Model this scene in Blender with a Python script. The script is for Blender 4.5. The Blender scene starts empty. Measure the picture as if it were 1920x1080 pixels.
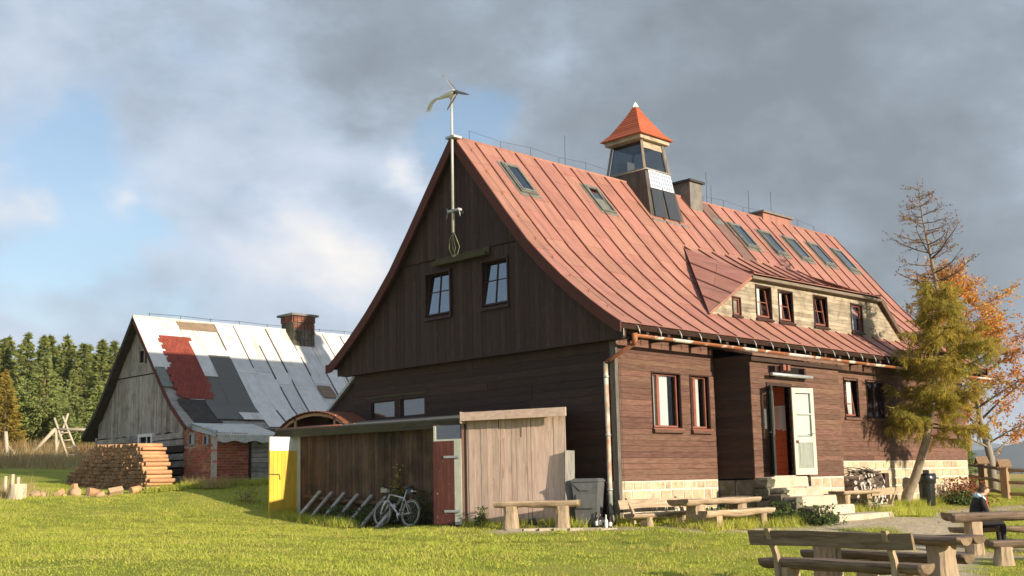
import bpy, math, random
import numpy as np
from mathutils import Matrix, Vector
random.seed(7); rng = np.random.default_rng(11)
SC = bpy.context.scene; COL = SC.collection
R = math.radians
# ------------------------------------------------------------------ camera, sky, sun, exposure
cam_d = bpy.data.cameras.new('camera'); cam = bpy.data.objects.new('camera', cam_d); COL.objects.link(cam)
CR = ((0.7109988, -0.7028223, -0.0228366), (-0.0791353, -0.1122407, 0.9905249), (0.6987262, 0.7024549, 0.1354211))
CP = (-19.4171, -16.27766, 0.01152)
cam.matrix_world = Matrix(((CR[0][0], CR[1][0], -CR[2][0], CP[0]), (CR[0][1], CR[1][1], -CR[2][1], CP[1]),
                           (CR[0][2], CR[1][2], -CR[2][2], CP[2]), (0, 0, 0, 1)))
cam_d.sensor_width = 36; cam_d.lens = 2124.29 / 1920 * 36; cam_d.shift_y = (615.72 - 540) / 1920
cam_d.clip_start = 0.1; cam_d.clip_end = 30000
SC.camera = cam
SUN_AZ, SUN_EL = R(2.0), R(14.5)
sdir = Vector((math.sin(SUN_AZ) * math.cos(SUN_EL), -math.cos(SUN_AZ) * math.cos(SUN_EL), math.sin(SUN_EL)))
sun_d = bpy.data.lights.new('sun', 'SUN'); sun_d.energy = 5.0; sun_d.angle = R(0.55); sun_d.color = (1.0, 0.87, 0.68)
sun = bpy.data.objects.new('sun', sun_d); COL.objects.link(sun); sun.location = (0, -60, 40)
sun.rotation_euler = (-sdir).to_track_quat('-Z', 'Y').to_euler()
SC.view_settings.view_transform = 'Standard'; SC.view_settings.look = 'None'
SC.view_settings.exposure = 0.78; SC.view_settings.gamma = 1.0; SC.view_settings.use_curve_mapping = False
SC.cycles.max_bounces = 6; SC.cycles.transparent_max_bounces = 12; SC.cycles.diffuse_bounces = 3
W = bpy.data.worlds.new('World'); SC.world = W; W.use_nodes = True
def world_nodes():
    nt = W.node_tree; N = nt.nodes; L = nt.links; N.clear()
    out = N.new('ShaderNodeOutputWorld'); bg = N.new('ShaderNodeBackground'); L.new(bg.outputs[0], out.inputs[0])
    sky = N.new('ShaderNodeTexSky'); sky.sky_type = 'NISHITA'; sky.sun_disc = False
    sky.sun_elevation = SUN_EL; sky.sun_rotation = math.pi - SUN_AZ; sky.air_density = 1.0; sky.dust_density = .5; sky.ozone_density = 1.5
    tc = N.new('ShaderNodeTexCoord')
    def math_(op, a, b=None, c=None, clamp=False):
        n = N.new('ShaderNodeMath'); n.operation = op; n.use_clamp = clamp
        for i, v in enumerate((a, b, c)):
            if v is None: continue
            if isinstance(v, (int, float)): n.inputs[i].default_value = v
            else: L.new(v, n.inputs[i])
        return n.outputs[0]
    def noise(scale, detail, rough, dist, off=(0, 0, 0), stretch=(1, 1, 1.6)):
        m = N.new('ShaderNodeMapping'); m.inputs['Location'].default_value = off; m.inputs['Scale'].default_value = stretch
        L.new(tc.outputs['Generated'], m.inputs[0])
        n = N.new('ShaderNodeTexNoise'); n.inputs['Scale'].default_value = scale; n.inputs['Detail'].default_value = detail
        n.inputs['Roughness'].default_value = rough; n.inputs['Distortion'].default_value = dist
        L.new(m.outputs[0], n.inputs['Vector']); return n.outputs['Fac'], n.outputs['Color']
    def smooth(v, a, b):
        n = N.new('ShaderNodeMapRange'); n.interpolation_type = 'SMOOTHSTEP'; n.inputs[1].default_value = a; n.inputs[2].default_value = b
        L.new(v, n.inputs[0]); return n.outputs[0]
    def mix(f, a, b):
        n = N.new('ShaderNodeMix'); n.data_type = 'RGBA'; L.new(f, n.inputs[0])
        for i, v in ((6, a), (7, b)):
            if isinstance(v, tuple): n.inputs[i].default_value = (*v, 1)
            else: L.new(v, n.inputs[i])
        return n.outputs[2]
    # the cloud banks stand at real directions of the sky; their edges are broken up by noise
    wf, wc = noise(3.2, 6, .6, .3)
    sub = N.new('ShaderNodeVectorMath'); sub.operation = 'SUBTRACT'; L.new(wc, sub.inputs[0]); sub.inputs[1].default_value = (.5, .5, .5)
    scl = N.new('ShaderNodeVectorMath'); scl.operation = 'SCALE'; L.new(sub.outputs[0], scl.inputs[0]); scl.inputs['Scale'].default_value = .22
    nrm = N.new('ShaderNodeVectorMath'); nrm.operation = 'NORMALIZE'; L.new(tc.outputs['Generated'], nrm.inputs[0])
    dv = N.new('ShaderNodeVectorMath'); dv.operation = 'ADD'; L.new(nrm.outputs[0], dv.inputs[0]); L.new(scl.outputs[0], dv.inputs[1])
    def bank(az, el, raz, amp, squash=1.0):
        d = Vector((math.sin(R(az)) * math.cos(R(el)), math.cos(R(az)) * math.cos(R(el)), math.sin(R(el))))
        s = N.new('ShaderNodeVectorMath'); s.operation = 'SUBTRACT'; L.new(dv.outputs[0], s.inputs[0]); s.inputs[1].default_value = d
        m = N.new('ShaderNodeVectorMath'); m.operation = 'MULTIPLY'; L.new(s.outputs[0], m.inputs[0]); m.inputs[1].default_value = (1, 1, squash)
        l = N.new('ShaderNodeVectorMath'); l.operation = 'LENGTH'; L.new(m.outputs[0], l.inputs[0])
        q = math_('DIVIDE', l.outputs['Value'], R(raz)); q = math_('MULTIPLY', q, q); q = math_('MULTIPLY', q, -1.0)
        e = math_('POWER', 2.71828, q); return math_('MULTIPLY', e, amp)
    cov, _ = noise(3.4, 9, .58, .1, (1.3, 4.1, .2)); big, _ = noise(3.0, 10, .60, .1, (7.7, 2.2, 5.1)); fine, _ = noise(9.0, 9, .62, .1, (2.1, 8.4, 3.3))
    c = math_('MULTIPLY_ADD', cov, 1.25, -.06)
    sz = N.new('ShaderNodeSeparateXYZ'); L.new(nrm.outputs[0], sz.inputs[0]); lowz = math_('MULTIPLY', math_('SUBTRACT', .23, sz.outputs[2], clamp=True), 1.5); c = math_('ADD', c, lowz)
    for b in SKY_CLEAR: c = math_('SUBTRACT', c, bank(*b))
    for b in SKY_DARK: c = math_('ADD', c, bank(*b))
    for b in SKY_LIGHT: c = math_('ADD', c, bank(*b))
    mask = math_('MULTIPLY_ADD', smooth(c, .32, .66), .84, .16)
    d = math_('MULTIPLY_ADD', big, 1.15, -.10)
    d = math_('ADD', d, math_('MULTIPLY_ADD', fine, .62, -.31))
    for b in SKY_DARK: d = math_('SUBTRACT', d, bank(*b))
    for b in SKY_LIGHT: d = math_('ADD', d, bank(*b))
    dn = N.new('ShaderNodeMapRange'); dn.inputs[1].default_value = -.05; dn.inputs[2].default_value = 1.0; L.new(d, dn.inputs[0]); dk = dn.outputs[0]
    cl = N.new('ShaderNodeValToRGB'); L.new(dk, cl.inputs[0])
    e = cl.color_ramp.elements; e[0].position = 0; e[0].color = (.155, .185, .215, 1); e[1].position = 1; e[1].color = (.70, .67, .64, 1)
    for p, q in ((.22, (.215, .258, .305)), (.45, (.32, .385, .475)), (.65, (.43, .49, .58)), (.82, (.56, .575, .61))): x = e.new(p); x.color = (*q, 1)
    hsv = N.new('ShaderNodeHueSaturation'); hsv.inputs['Saturation'].default_value = 1.0; hsv.inputs['Value'].default_value = SKY_STRENGTH
    L.new(sky.outputs[0], hsv.inputs['Color'])
    L.new(mix(mask, hsv.outputs[0], cl.outputs[0]), bg.inputs[0]); bg.inputs[1].default_value = .88
SKY_STRENGTH = 0.115
# (azimuth from +Y towards +X, elevation, radius, amount), all in degrees
SKY_CLEAR = [(-43, 22, 13, .45), (22.7, 16.4, 3.2, .42), (25.0, 13.5, 1.6, .18), (44.3, 18.0, 2.4, .55), (41.0, 18.4, 1.7, .30), (23.5, 11.5, 2.4, .26), (26.5, 12.6, 1.4, .2), (38.4, 17.2, 1.0, .25), (29.3, 8.9, 1.5, .22), (28.5, 20.0, 2.0, .12), (33.5, 19.0, 1.5, .12)]
SKY_DARK = [(41, 25, 8, .30), (57, 23, 11, .30), (37.8, 20.4, 2.8, .22), (27.0, 17.8, 2.0, .10), (29.5, 15.0, 2.0, .12), (57, 15.5, 8, .29), (67, 16, 9, .24), (66, 9, 7, .26), (50, 17, 5, .16), (22, 24, 5, .10), (36.2, 13.3, 1.6, .10)]
SKY_LIGHT = [(35.0, 16.2, 2.4, .14), (39.9, 15.9, 1.4, .44), (34.2, 11.6, 2.4, .30), (36.8, 10.0, 2.2, .30), (33, 14.2, 1.4, .14), (21.5, 13.6, 1.8, .26), (24.8, 14.9, 1.2, .26), (30.5, 11.5, 2.0, .12), (61.3, 12.4, 2.0, .20), (47.5, 20.2, 1.2, .16), (54, 9, 2, .14), (66, 20, 3, .1)]
world_nodes()
# ------------------------------------------------------------------ helpers
MATS = {}
def mat(name, c1, c2=None, scale=8.0, stretch=(1, 1, 1), rough=.85, bump=.0, rand=.0, c3=None, s3=1.2, t3=(.45, .7), metal=0.0, spec=.25, detail=6, lo=.3, hi=.7, hue=0.0, bdist=.01, island=False, transl=0.0, obj=False, st3=None):
    if name in MATS: return MATS[name]
    m = bpy.data.materials.new(name); m.use_nodes = True; MATS[name] = m
    nt = m.node_tree; N = nt.nodes; L = nt.links; b = N['Principled BSDF']
    b.inputs['Roughness'].default_value = rough; b.inputs['Metallic'].default_value = metal; b.inputs['Specular IOR Level'].default_value = spec
    geo = N.new('ShaderNodeNewGeometry')
    src_co = N.new('ShaderNodeTexCoord').outputs['Object'] if obj else geo.outputs['Position']
    mp = N.new('ShaderNodeMapping'); mp.inputs['Scale'].default_value = stretch; L.new(src_co, mp.inputs[0])
    oi = N.new('ShaderNodeObjectInfo')
    add = N.new('ShaderNodeVectorMath'); add.operation = 'MULTIPLY_ADD'
    cmb = N.new('ShaderNodeCombineXYZ')
    for i in range(3): L.new(oi.outputs['Random'], cmb.inputs[i])
    L.new(cmb.outputs[0], add.inputs[0]); add.inputs[1].default_value = (37, 51, 23) if rand else (0, 0, 0); L.new(mp.outputs[0], add.inputs[2])
    nz = N.new('ShaderNodeTexNoise'); nz.inputs['Scale'].default_value = scale; nz.inputs['Detail'].default_value = detail; nz.inputs['Roughness'].default_value = .62
    L.new(add.outputs[0], nz.inputs['Vector'])
    mr = N.new('ShaderNodeMapRange'); mr.inputs[1].default_value = lo; mr.inputs[2].default_value = hi; L.new(nz.outputs['Fac'], mr.inputs[0])
    mx = N.new('ShaderNodeMix'); mx.data_type = 'RGBA'; L.new(mr.outputs[0], mx.inputs[0])
    mx.inputs[6].default_value = (*c1, 1); mx.inputs[7].default_value = (*(c2 or c1), 1); col = mx.outputs[2]
    if c3:
        n3 = N.new('ShaderNodeTexNoise'); n3.inputs['Scale'].default_value = s3; n3.inputs['Detail'].default_value = 7; n3.inputs['Roughness'].default_value = .65
        m4 = N.new('ShaderNodeMapping'); m4.inputs['Scale'].default_value = st3 or (1, 1, 1); L.new(src_co, m4.inputs[0]); L.new(m4.outputs[0], n3.inputs['Vector'])
        r3 = N.new('ShaderNodeMapRange'); r3.inputs[1].default_value = t3[0]; r3.inputs[2].default_value = t3[1]; L.new(n3.outputs['Fac'], r3.inputs[0])
        m3 = N.new('ShaderNodeMix'); m3.data_type = 'RGBA'; L.new(r3.outputs[0], m3.inputs[0]); L.new(col, m3.inputs[6]); m3.inputs[7].default_value = (*c3, 1); col = m3.outputs[2]
    if rand:
        src = geo.outputs['Random Per Island'] if island else oi.outputs['Random']
        h = N.new('ShaderNodeHueSaturation'); L.new(col, h.inputs['Color'])
        v = N.new('ShaderNodeMapRange'); v.inputs[3].default_value = 1 - rand; v.inputs[4].default_value = 1 + rand; L.new(src, v.inputs[0]); L.new(v.outputs[0], h.inputs['Value'])
        if hue:
            v2 = N.new('ShaderNodeMath'); v2.operation = 'MULTIPLY'; v2.inputs[1].default_value = 7.31; L.new(src, v2.inputs[0])
            v3 = N.new('ShaderNodeMath'); v3.operation = 'FRACT'; L.new(v2.outputs[0], v3.inputs[0])
            v4 = N.new('ShaderNodeMapRange'); v4.inputs[3].default_value = .5 - hue; v4.inputs[4].default_value = .5 + hue; L.new(v3.outputs[0], v4.inputs[0]); L.new(v4.outputs[0], h.inputs['Hue'])
        col = h.outputs['Color']
    L.new(col, b.inputs['Base Color'])
    if bump:
        bp = N.new('ShaderNodeBump'); bp.inputs['Strength'].default_value = bump; bp.inputs['Distance'].default_value = bdist
        L.new(nz.outputs['Fac'], bp.inputs['Height']); L.new(bp.outputs[0], b.inputs['Normal'])
    if transl:
        tr = N.new('ShaderNodeBsdfTranslucent'); L.new(col, tr.inputs['Color']); ms = N.new('ShaderNodeMixShader'); ms.inputs[0].default_value = transl
        o = N['Material Output']; L.new(b.outputs[0], ms.inputs[1]); L.new(tr.outputs[0], ms.inputs[2]); L.new(ms.outputs[0], o.inputs[0])
    return m
def glass(name, tint=(.9, .95, .95), refl=.06):
    m = bpy.data.materials.new(name); m.use_nodes = True; nt = m.node_tree; N = nt.nodes; L = nt.links; N.remove(N['Principled BSDF'])
    o = N['Material Output']; t = N.new('ShaderNodeBsdfTransparent'); t.inputs[0].default_value = (*tint, 1)
    g = N.new('ShaderNodeBsdfGlossy'); g.inputs['Roughness'].default_value = .03
    lw_ = N.new('ShaderNodeLayerWeight'); lw_.inputs[0].default_value = .5
    lw = N.new('ShaderNodeMath'); lw.operation = 'POWER'; L.new(lw_.outputs['Facing'], lw.inputs[0]); lw.inputs[1].default_value = 4.0
    ad = N.new('ShaderNodeMath'); ad.operation = 'ADD'; ad.use_clamp = True; ad.inputs[1].default_value = refl; L.new(lw.outputs[0], ad.inputs[0])
    x = N.new('ShaderNodeMixShader'); L.new(ad.outputs[0], x.inputs[0]); L.new(t.outputs[0], x.inputs[1]); L.new(g.outputs[0], x.inputs[2]); L.new(x.outputs[0], o.inputs[0])
    return m
ROOTINV = {}
def reg(o, parent):
    COL.objects.link(o)
    if parent is not None:
        o.parent = parent
        if parent.name in ROOTINV: o.matrix_parent_inverse = ROOTINV[parent.name]
    return o
def tag(o, label=None, cat=None, group=None, kind=None):
    if label: o['label'] = label
    if cat: o['category'] = cat
    if group: o['group'] = group
    if kind: o['kind'] = kind
    return o
def thing(name, label, cat, loc=(0, 0, 0), rotz=0.0, group=None, world=False, rot=None):
    o = bpy.data.objects.new(name, None); COL.objects.link(o); o.empty_display_size = .2; o.location = loc
    o.rotation_euler = rot if rot else (0, 0, rotz)
    tag(o, label, cat, group)
    if world: ROOTINV[o.name] = Matrix.Translation(-Vector(loc))
    return o
def copy_tree(o, parent=None):
    c = o.copy(); COL.objects.link(c)
    if parent is not None:
        c.parent = parent
    for ch in o.children: copy_tree(ch, c)
    return c
class MB:
    def __init__(s): s.v = []; s.f = []; s.sm = []; s.mi = []
    def add(s, vs, fs, smooth=False, mi=0):
        o = len(s.v); s.v += [tuple(p) for p in vs]; s.f += [tuple(i + o for i in f) for f in fs]; s.sm += [smooth] * len(fs); s.mi += [mi] * len(fs); return s
    def box(s, x0, x1, y0, y1, z0, z1, M=None, mi=0):
        vs = [Vector(p) for p in ((x0, y0, z0), (x1, y0, z0), (x1, y1, z0), (x0, y1, z0), (x0, y0, z1), (x1, y0, z1), (x1, y1, z1), (x0, y1, z1))]
        if M is not None: vs = [M @ p for p in vs]
        return s.add(vs, [(0, 3, 2, 1), (4, 5, 6, 7), (0, 1, 5, 4), (1, 2, 6, 5), (2, 3, 7, 6), (3, 0, 4, 7)], mi=mi)
    def tube(s, pts, rs, n=8, smooth=True, mi=0, cap=True, mc=None):
        pts = [Vector(p) for p in pts]; k = len(pts)
        if isinstance(rs, (int, float)): rs = [rs] * k
        vs = []; up = None
        for i, p in enumerate(pts):
            t = (pts[min(i + 1, k - 1)] - pts[max(i - 1, 0)]).normalized()
            if up is None: up = Vector((0, 0, 1)) if abs(t.z) < .9 else Vector((1, 0, 0))
            a = t.cross(up).normalized(); b = a.cross(t).normalized(); up = b
            for j in range(n):
                q = 2 * math.pi * j / n; vs.append(p + (a * math.cos(q) + b * math.sin(q)) * rs[i])
        fs = [(i * n + j, i * n + (j + 1) % n, (i + 1) * n + (j + 1) % n, (i + 1) * n + j) for i in range(k - 1) for j in range(n)]
        o = len(s.v); s.add(vs, fs, smooth, mi)
        if cap:
            s.f += [tuple(o + j for j in range(n))[::-1], tuple(o + (k - 1) * n + j for j in range(n))]; s.sm += [False, False]; s.mi += [mi if mc is None else mc] * 2
        return s
    def lathe(s, prof, c=(0, 0, 0), n=16, smooth=True, mi=0):
        vs = []; c = Vector(c)
        for r, z in prof:
            for j in range(n):
                q = 2 * math.pi * j / n; vs.append(c + Vector((r * math.cos(q), r * math.sin(q), z)))
        k = len(prof)
        fs = [(i * n + j, i * n + (j + 1) % n, (i + 1) * n + (j + 1) % n, (i + 1) * n + j) for i in range(k - 1) for j in range(n)]
        s.add(vs, fs, smooth, mi); return s
    def loft(s, secs, cap=True, smooth=False, mi=0, mc=None):
        n = len(secs[0]); vs = [p for q in secs for p in q]; k = len(secs); o = len(s.v)
        fs = [(i * n + j, (i + 1) * n + j, (i + 1) * n + (j + 1) % n, i * n + (j + 1) % n) for i in range(k - 1) for j in range(n)]
        s.add(vs, fs, smooth, mi)
        if cap:
            s.f += [tuple(o + j for j in range(n)), tuple(o + (k - 1) * n + j for j in range(n))[::-1]]; s.sm += [False, False]; s.mi += [mi if mc is None else mc] * 2
        return s
    def mesh(s, name, mats):
        me = bpy.data.meshes.new(name); me.from_pydata([tuple(p) for p in s.v], [], s.f)
        for m in (mats if isinstance(mats, (list, tuple)) else [mats]): me.materials.append(m)
        me.polygons.foreach_set('use_smooth', s.sm); me.polygons.foreach_set('material_index', s.mi)
        me.update(); return me
    def obj(s, name, mats, parent=None, fix=True):
        me = s.mesh(name, mats)
        if fix:
            import bmesh
            bm = bmesh.new(); bm.from_mesh(me); bmesh.ops.recalc_face_normals(bm, faces=bm.faces); bm.to_mesh(me); bm.free()
        return reg(bpy.data.objects.new(name, me), parent)
def box_obj(name, x0, x1, y0, y1, z0, z1, m, parent=None):
    return MB().box(x0, x1, y0, y1, z0, z1).obj(name, m, parent, fix=False)
UNIT = {}
def unit_mesh(m):
    if m.name not in UNIT: UNIT[m.name] = MB().box(-.5, .5, -.5, .5, -.5, .5).mesh('board_' + m.name, m)
    return UNIT[m.name]
def board(name, c, s, m, parent, rot=(0, 0, 0)):
    o = bpy.data.objects.new(name, unit_mesh(m)); o.location = c; o.scale = s; o.rotation_euler = rot
    return reg(o, parent)
def tris_obj(name, V, m, parent=None, per=3):
    n = len(V) // per; me = bpy.data.meshes.new(name); me.vertices.add(len(V)); me.vertices.foreach_set('co', np.asarray(V, np.float32).ravel())
    me.loops.add(len(V)); me.loops.foreach_set('vertex_index', np.arange(len(V), dtype=np.int32))
    me.polygons.add(n); me.polygons.foreach_set('loop_start', np.arange(0, len(V), per, dtype=np.int32))
    try: me.polygons.foreach_set('loop_total', np.full(n, per, np.int32))
    except Exception: pass
    me.materials.append(m); me.update(calc_edges=True); me.validate()
    return reg(bpy.data.objects.new(name, me), parent)
def U(a, b): return random.uniform(a, b)
# ------------------------------------------------------------------ materials
X_, Y_, Z_ = (.12, 1, 1), (1, .12, 1), (1, 1, .12)
def woods(nm, a, b, sc=26, **k):
    return {ax: mat(nm + '_' + ax, a, b, scale=sc, stretch=st, **k) for ax, st in (('x', X_), ('y', Y_), ('z', Z_))}
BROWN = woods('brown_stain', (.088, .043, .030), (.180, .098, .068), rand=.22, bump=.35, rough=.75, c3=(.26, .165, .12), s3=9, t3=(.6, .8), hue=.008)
DARK = woods('dark_stain_and_shade', (.032, .017, .012), (.066, .036, .025), rand=.22, bump=.3, rough=.7, c3=(.035, .032, .018), s3=1.3, t3=(.55, .8))
GABLE = woods('gable_stain', (.036, .019, .0145), (.066, .038, .029), rand=.20, bump=.3, rough=.7, c3=(.085, .062, .055), s3=5, t3=(.58, .82))
GREYW = woods('grey_wood', (.20, .18, .155), (.42, .39, .34), sc=22, rand=.22, bump=.5, c3=(.11, .095, .075), s3=2.2, t3=(.5, .8))
BLEACH = woods('bleached_wood', (.25, .205, .145), (.44, .37, .275), sc=20, rand=.24, bump=.4, c3=(.15, .12, .085), s3=2.2, t3=(.48, .72))
PINK = woods('pine_boards', (.48, .33, .26), (.68, .51, .41), sc=18, rand=.14, bump=.4, c3=(.33, .205, .155), s3=5, t3=(.57, .76), st3=(1.3, 1.3, .3))
SHEDB = woods('shed_boards', (.075, .043, .027), (.17, .10, .062), sc=16, rand=.3, bump=.35, c3=(.028, .024, .014), s3=1.2, t3=(.45, .75))
def logwoods(nm, a, b, c):
    return {ax: mat(nm + '_' + ax, a, b, scale=20, stretch=st, rand=.14, bump=.7, c3=c, s3=9, t3=(.54, .68), st3=tuple(q if q < 1 else 1.6 for q in st), obj=True) for ax, st in (('x', X_), ('y', Y_), ('z', Z_))}
LOGW = logwoods('log_wood', (.28, .20, .125), (.48, .365, .25), (.13, .09, .058))
MOSSB = mat('mossy_board', (.055, .042, .026), (.10, .085, .05), scale=14, stretch=(1, .2, 1), bump=.4, c3=(.06, .065, .022), s3=3, t3=(.45, .7))
ROOF = mat('red_painted_sheet', (.305, .128, .090), (.385, .182, .134), scale=3.0, stretch=(2.2, .5, .5), rough=.6, bump=.10, rand=.09, c3=(.19, .10, .078), s3=2.2, t3=(.50, .74), st3=(2.6, .28, .28), hue=.006, spec=.4, bdist=.02)
SEAM = mat('red_seam_shaded', (.14, .052, .038), (.20, .075, .054), scale=3, rough=.6)  # darker than the sheets: the ribs' shade is put into the colour
BARGE = mat('barge_red', (.088, .032, .025), (.115, .042, .032), scale=4, stretch=(1, .3, .3), bump=.1)
STONE = mat('sandstone', (.38, .29, .18), (.54, .45, .31), scale=5, bump=.7, rand=.2, c3=(.25, .18, .11), s3=3.6, t3=(.54, .72), hue=.014, bdist=.03)
STONED = mat('dark_stone', (.10, .085, .06), (.24, .20, .15), scale=6, bump=.7, rand=.2, c3=(.06, .065, .035), s3=2.5, t3=(.45, .7), bdist=.03)
STEPST = mat('step_stone', (.40, .34, .25), (.56, .48, .36), scale=6, bump=.4, rand=.12, c3=(.28, .24, .17), s3=2, t3=(.55, .8), bdist=.02)
MORTAR = mat('mortar', (.50, .44, .35), (.66, .60, .50), scale=18, bump=.3)
WHITEP = mat('white_paint', (.70, .68, .63), (.80, .78, .74), scale=7, rough=.6, bump=.1)
CREAMP = mat('cream_paint', (.38, .39, .32), (.54, .55, .46), scale=9, stretch=(1, 1, .25), rough=.6, bump=.12, c3=(.36, .40, .34), s3=3, t3=(.55, .8))
REDFR = mat('red_brown_frame', (.20, .068, .045), (.28, .10, .066), scale=9, rough=.5, spec=.4)
DARKFR = mat('dark_frame', (.035, .017, .013), (.06, .028, .02), scale=9, rough=.55)
GREENFR = mat('dark_green_paint', (.028, .036, .03), (.055, .065, .055), scale=9, rough=.5, c3=(.5, .5, .45), s3=14, t3=(.66, .74))
CURT = mat('curtain', (.72, .72, .68), (.80, .80, .77), scale=3, rough=.9, transl=.3)
BLACKIN = mat('dark_interior', (.012, .010, .009), rough=.95)
INNER = mat('inner_wood', (.50, .15, .06), (.38, .105, .045), scale=12, stretch=(.3, 1, 1), rough=.5)
ZINC = mat('zinc', (.36, .37, .36), (.50, .51, .50), scale=12, metal=.5, rough=.5, c3=(.25, .15, .09), s3=5, t3=(.6, .75))
RUST = mat('rusty_pipe', (.42, .155, .055), (.30, .11, .05), scale=7, rough=.6, c3=(.52, .48, .42), s3=2.4, t3=(.54, .64))
RUSTD = mat('rust_dark', (.13, .05, .03), (.22, .085, .045), scale=9, rough=.8)
GUT = mat('gutter_metal', (.33, .13, .055), (.26, .10, .05), scale=5, rough=.5, c3=(.62, .58, .52), s3=1.35, t3=(.5, .56))
IRON = mat('dark_iron', (.03, .028, .026), (.05, .045, .04), scale=20, rough=.6, spec=.4)
STEEL = mat('steel', (.5, .5, .5), (.6, .6, .6), scale=20, metal=.7, rough=.4)
BLACKP = mat('black_plastic', (.022, .023, .025), (.034, .036, .04), scale=14, rough=.45, spec=.5)
GREYP = mat('grey_plastic', (.085, .087, .09), (.12, .122, .125), scale=7, stretch=(1, 1, .3), rough=.5, spec=.4, c3=(.17, .165, .155), s3=4, t3=(.55, .75))
BRICK = mat('red_brick', (.30, .085, .048), (.40, .14, .08), scale=16, bump=.4, rand=.28, c3=(.42, .34, .27), s3=3.2, t3=(.56, .70), hue=.012)
BRICKO = mat('sooty_brick', (.15, .058, .04), (.25, .11, .075), scale=16, bump=.4, rand=.28)
BRICKM = mat('brick_mortar', (.34, .27, .21), (.46, .38, .31), scale=16, bump=.4, c3=(.28, .11, .07), s3=5, t3=(.5, .65))
PLAST = mat('grey_plaster', (.30, .29, .26), (.42, .40, .36), scale=9, bump=.4, c3=(.25, .13, .09), s3=4, t3=(.55, .7))
BROOF = mat('pale_roof_sheet', (.56, .54, .50), (.70, .675, .62), scale=2.6, rough=.6, bump=.35, rand=.09, c3=(.36, .28, .20), s3=1.8, t3=(.56, .76), st3=(2.2, .35, .35), bdist=.02, spec=.3)
FELT = mat('grey_felt', (.125, .122, .108), (.155, .15, .135), scale=14, rough=.9, bump=.2, c3=(.13, .13, .125), s3=1.1, t3=(.5, .8))
SHING = mat('red_shingle', (.19, .040, .026), (.25, .057, .036), scale=22, rough=.85, rand=.14, bump=.4)
RUSTR = mat('rust_roof', (.19, .13, .085), (.27, .19, .13), scale=6, stretch=(.4, 1, 1), bump=.4, rough=.8)
TOWERB = mat('tower_dark_board', (.055, .046, .038), (.12, .10, .085), scale=8, stretch=(1, 1, .2), bump=.4)
ROOFG = mat('sooty_roof_sheet', (.13, .085, .07), (.22, .12, .095), scale=3.0, stretch=(2.2, .5, .5), rough=.7, bump=.1, rand=.1)
PANELG = mat('grey_green_panel', (.20, .225, .19), (.32, .34, .29), scale=12, stretch=(1, 1, .2), bump=.2)
TILE = mat('tower_tile', (.38, .088, .042), (.48, .13, .062), scale=12, rand=.12, bump=.2, c3=(.42, .11, .05), s3=3)
LEAD = mat('weathered_lead', (.13, .12, .105), (.20, .185, .165), scale=5, rough=.6, c3=(.30, .25, .18), s3=2.4, t3=(.55, .75), bump=.1)
PVW = mat('pv_white', (.62, .66, .70), (.70, .74, .78), scale=8, rough=.25, spec=.6)
PVC = mat('pv_cell', (.24, .28, .36), (.32, .36, .44), scale=30, rough=.2, spec=.6)
COLLB = mat('collector_black', (.028, .03, .034), (.04, .042, .046), scale=12, rough=.3, spec=.6)
YELL = mat('yellow_paint', (.62, .385, .035), (.70, .46, .06), scale=12, stretch=(1, 1, .15), rough=.6, bump=.15, rand=.07, c3=(.42, .27, .08), s3=4, t3=(.52, .76), st3=(1.5, 1.5, .3))
REDD = mat('red_peeling_paint', (.075, .024, .018), (.12, .042, .032), scale=10, stretch=(1, 1, .3), rough=.7, bump=.25, rand=.15, c3=(.62, .58, .54), s3=11, t3=(.655, .69))
BARK = mat('bark', (.20, .155, .11), (.34, .275, .20), scale=14, stretch=(1, 1, .3), bump=.6, bdist=.02, c3=(.15, .14, .09), s3=5, t3=(.5, .7))
BARKD = mat('dark_bark', (.085, .062, .048), (.15, .115, .09), scale=18, stretch=(1, 1, .3), bump=.5)
BARKR = mat('pine_bark', (.26, .13, .075), (.20, .12, .08), scale=9, bump=.5)
LOGB = mat('log_bark', (.42, .215, .105), (.58, .33, .175), scale=18, stretch=(.3, 1, 1), bump=.4, rand=.18)
LOGE = mat('log_end_shaded', (.13, .088, .053), (.27, .19, .115), scale=13, rand=.3, bump=.2, c3=(.13, .09, .055), s3=6, t3=(.55, .75))  # shade on the pile's sawn ends is put into this dark colour
SPLIT = mat('split_wood', (.40, .255, .14), (.56, .40, .25), scale=18, rand=.18, bump=.3)
GL = glass('window_glass', (.9, .94, .94), .05); GLG = glass('gable_glass', (.35, .42, .5), .34); GLR = glass('skylight_glass', (.30, .34, .34), .20); GLT = glass('tower_glass', (.30, .32, .33), .12)
# ------------------------------------------------------------------ ground
CTL = np.array([[-19.4, -16.3, -1.6], [0, 0, -.96], [0, -1.2, -1], [-2, 1.5, -.97], [-1.4, 6.1, -1], [-2.2, 9, -.88], [-1.5, 11.5, -.72], [-2.2, 18, 0], [-1, 15.5, .2], [3, 15, .25], [-1, 23.5, .35], [6.5, -4, -.98], [9, -.5, -.9], [15, -.5, -.92], [18, 0, -.75], [-13.81, -1.44, -.99], [-6.6, 16.56, -.13], [-.61, 28.94, .73], [3.93, 39.93, 1.53], [9.82, 56.61, 2.76], [-7.96, -4.65, -1.29], [3.15, -6.27, -1.44], [9.38, -2.71, -1.12], [18.31, -.96, -.89], [42.03, 8.13, -.59], [60.45, 15.43, -.59], [-4.75, -7.82, -1.52], [-1.9, -9.21, -1.54], [-8, -20, -1.7], [-30, 0, -1.2], [-25, -35, -1.9], [10, -25, -2], [35, 35, .2], [10, 60, 2.6], [-25, 45, 2.2]])
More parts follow.
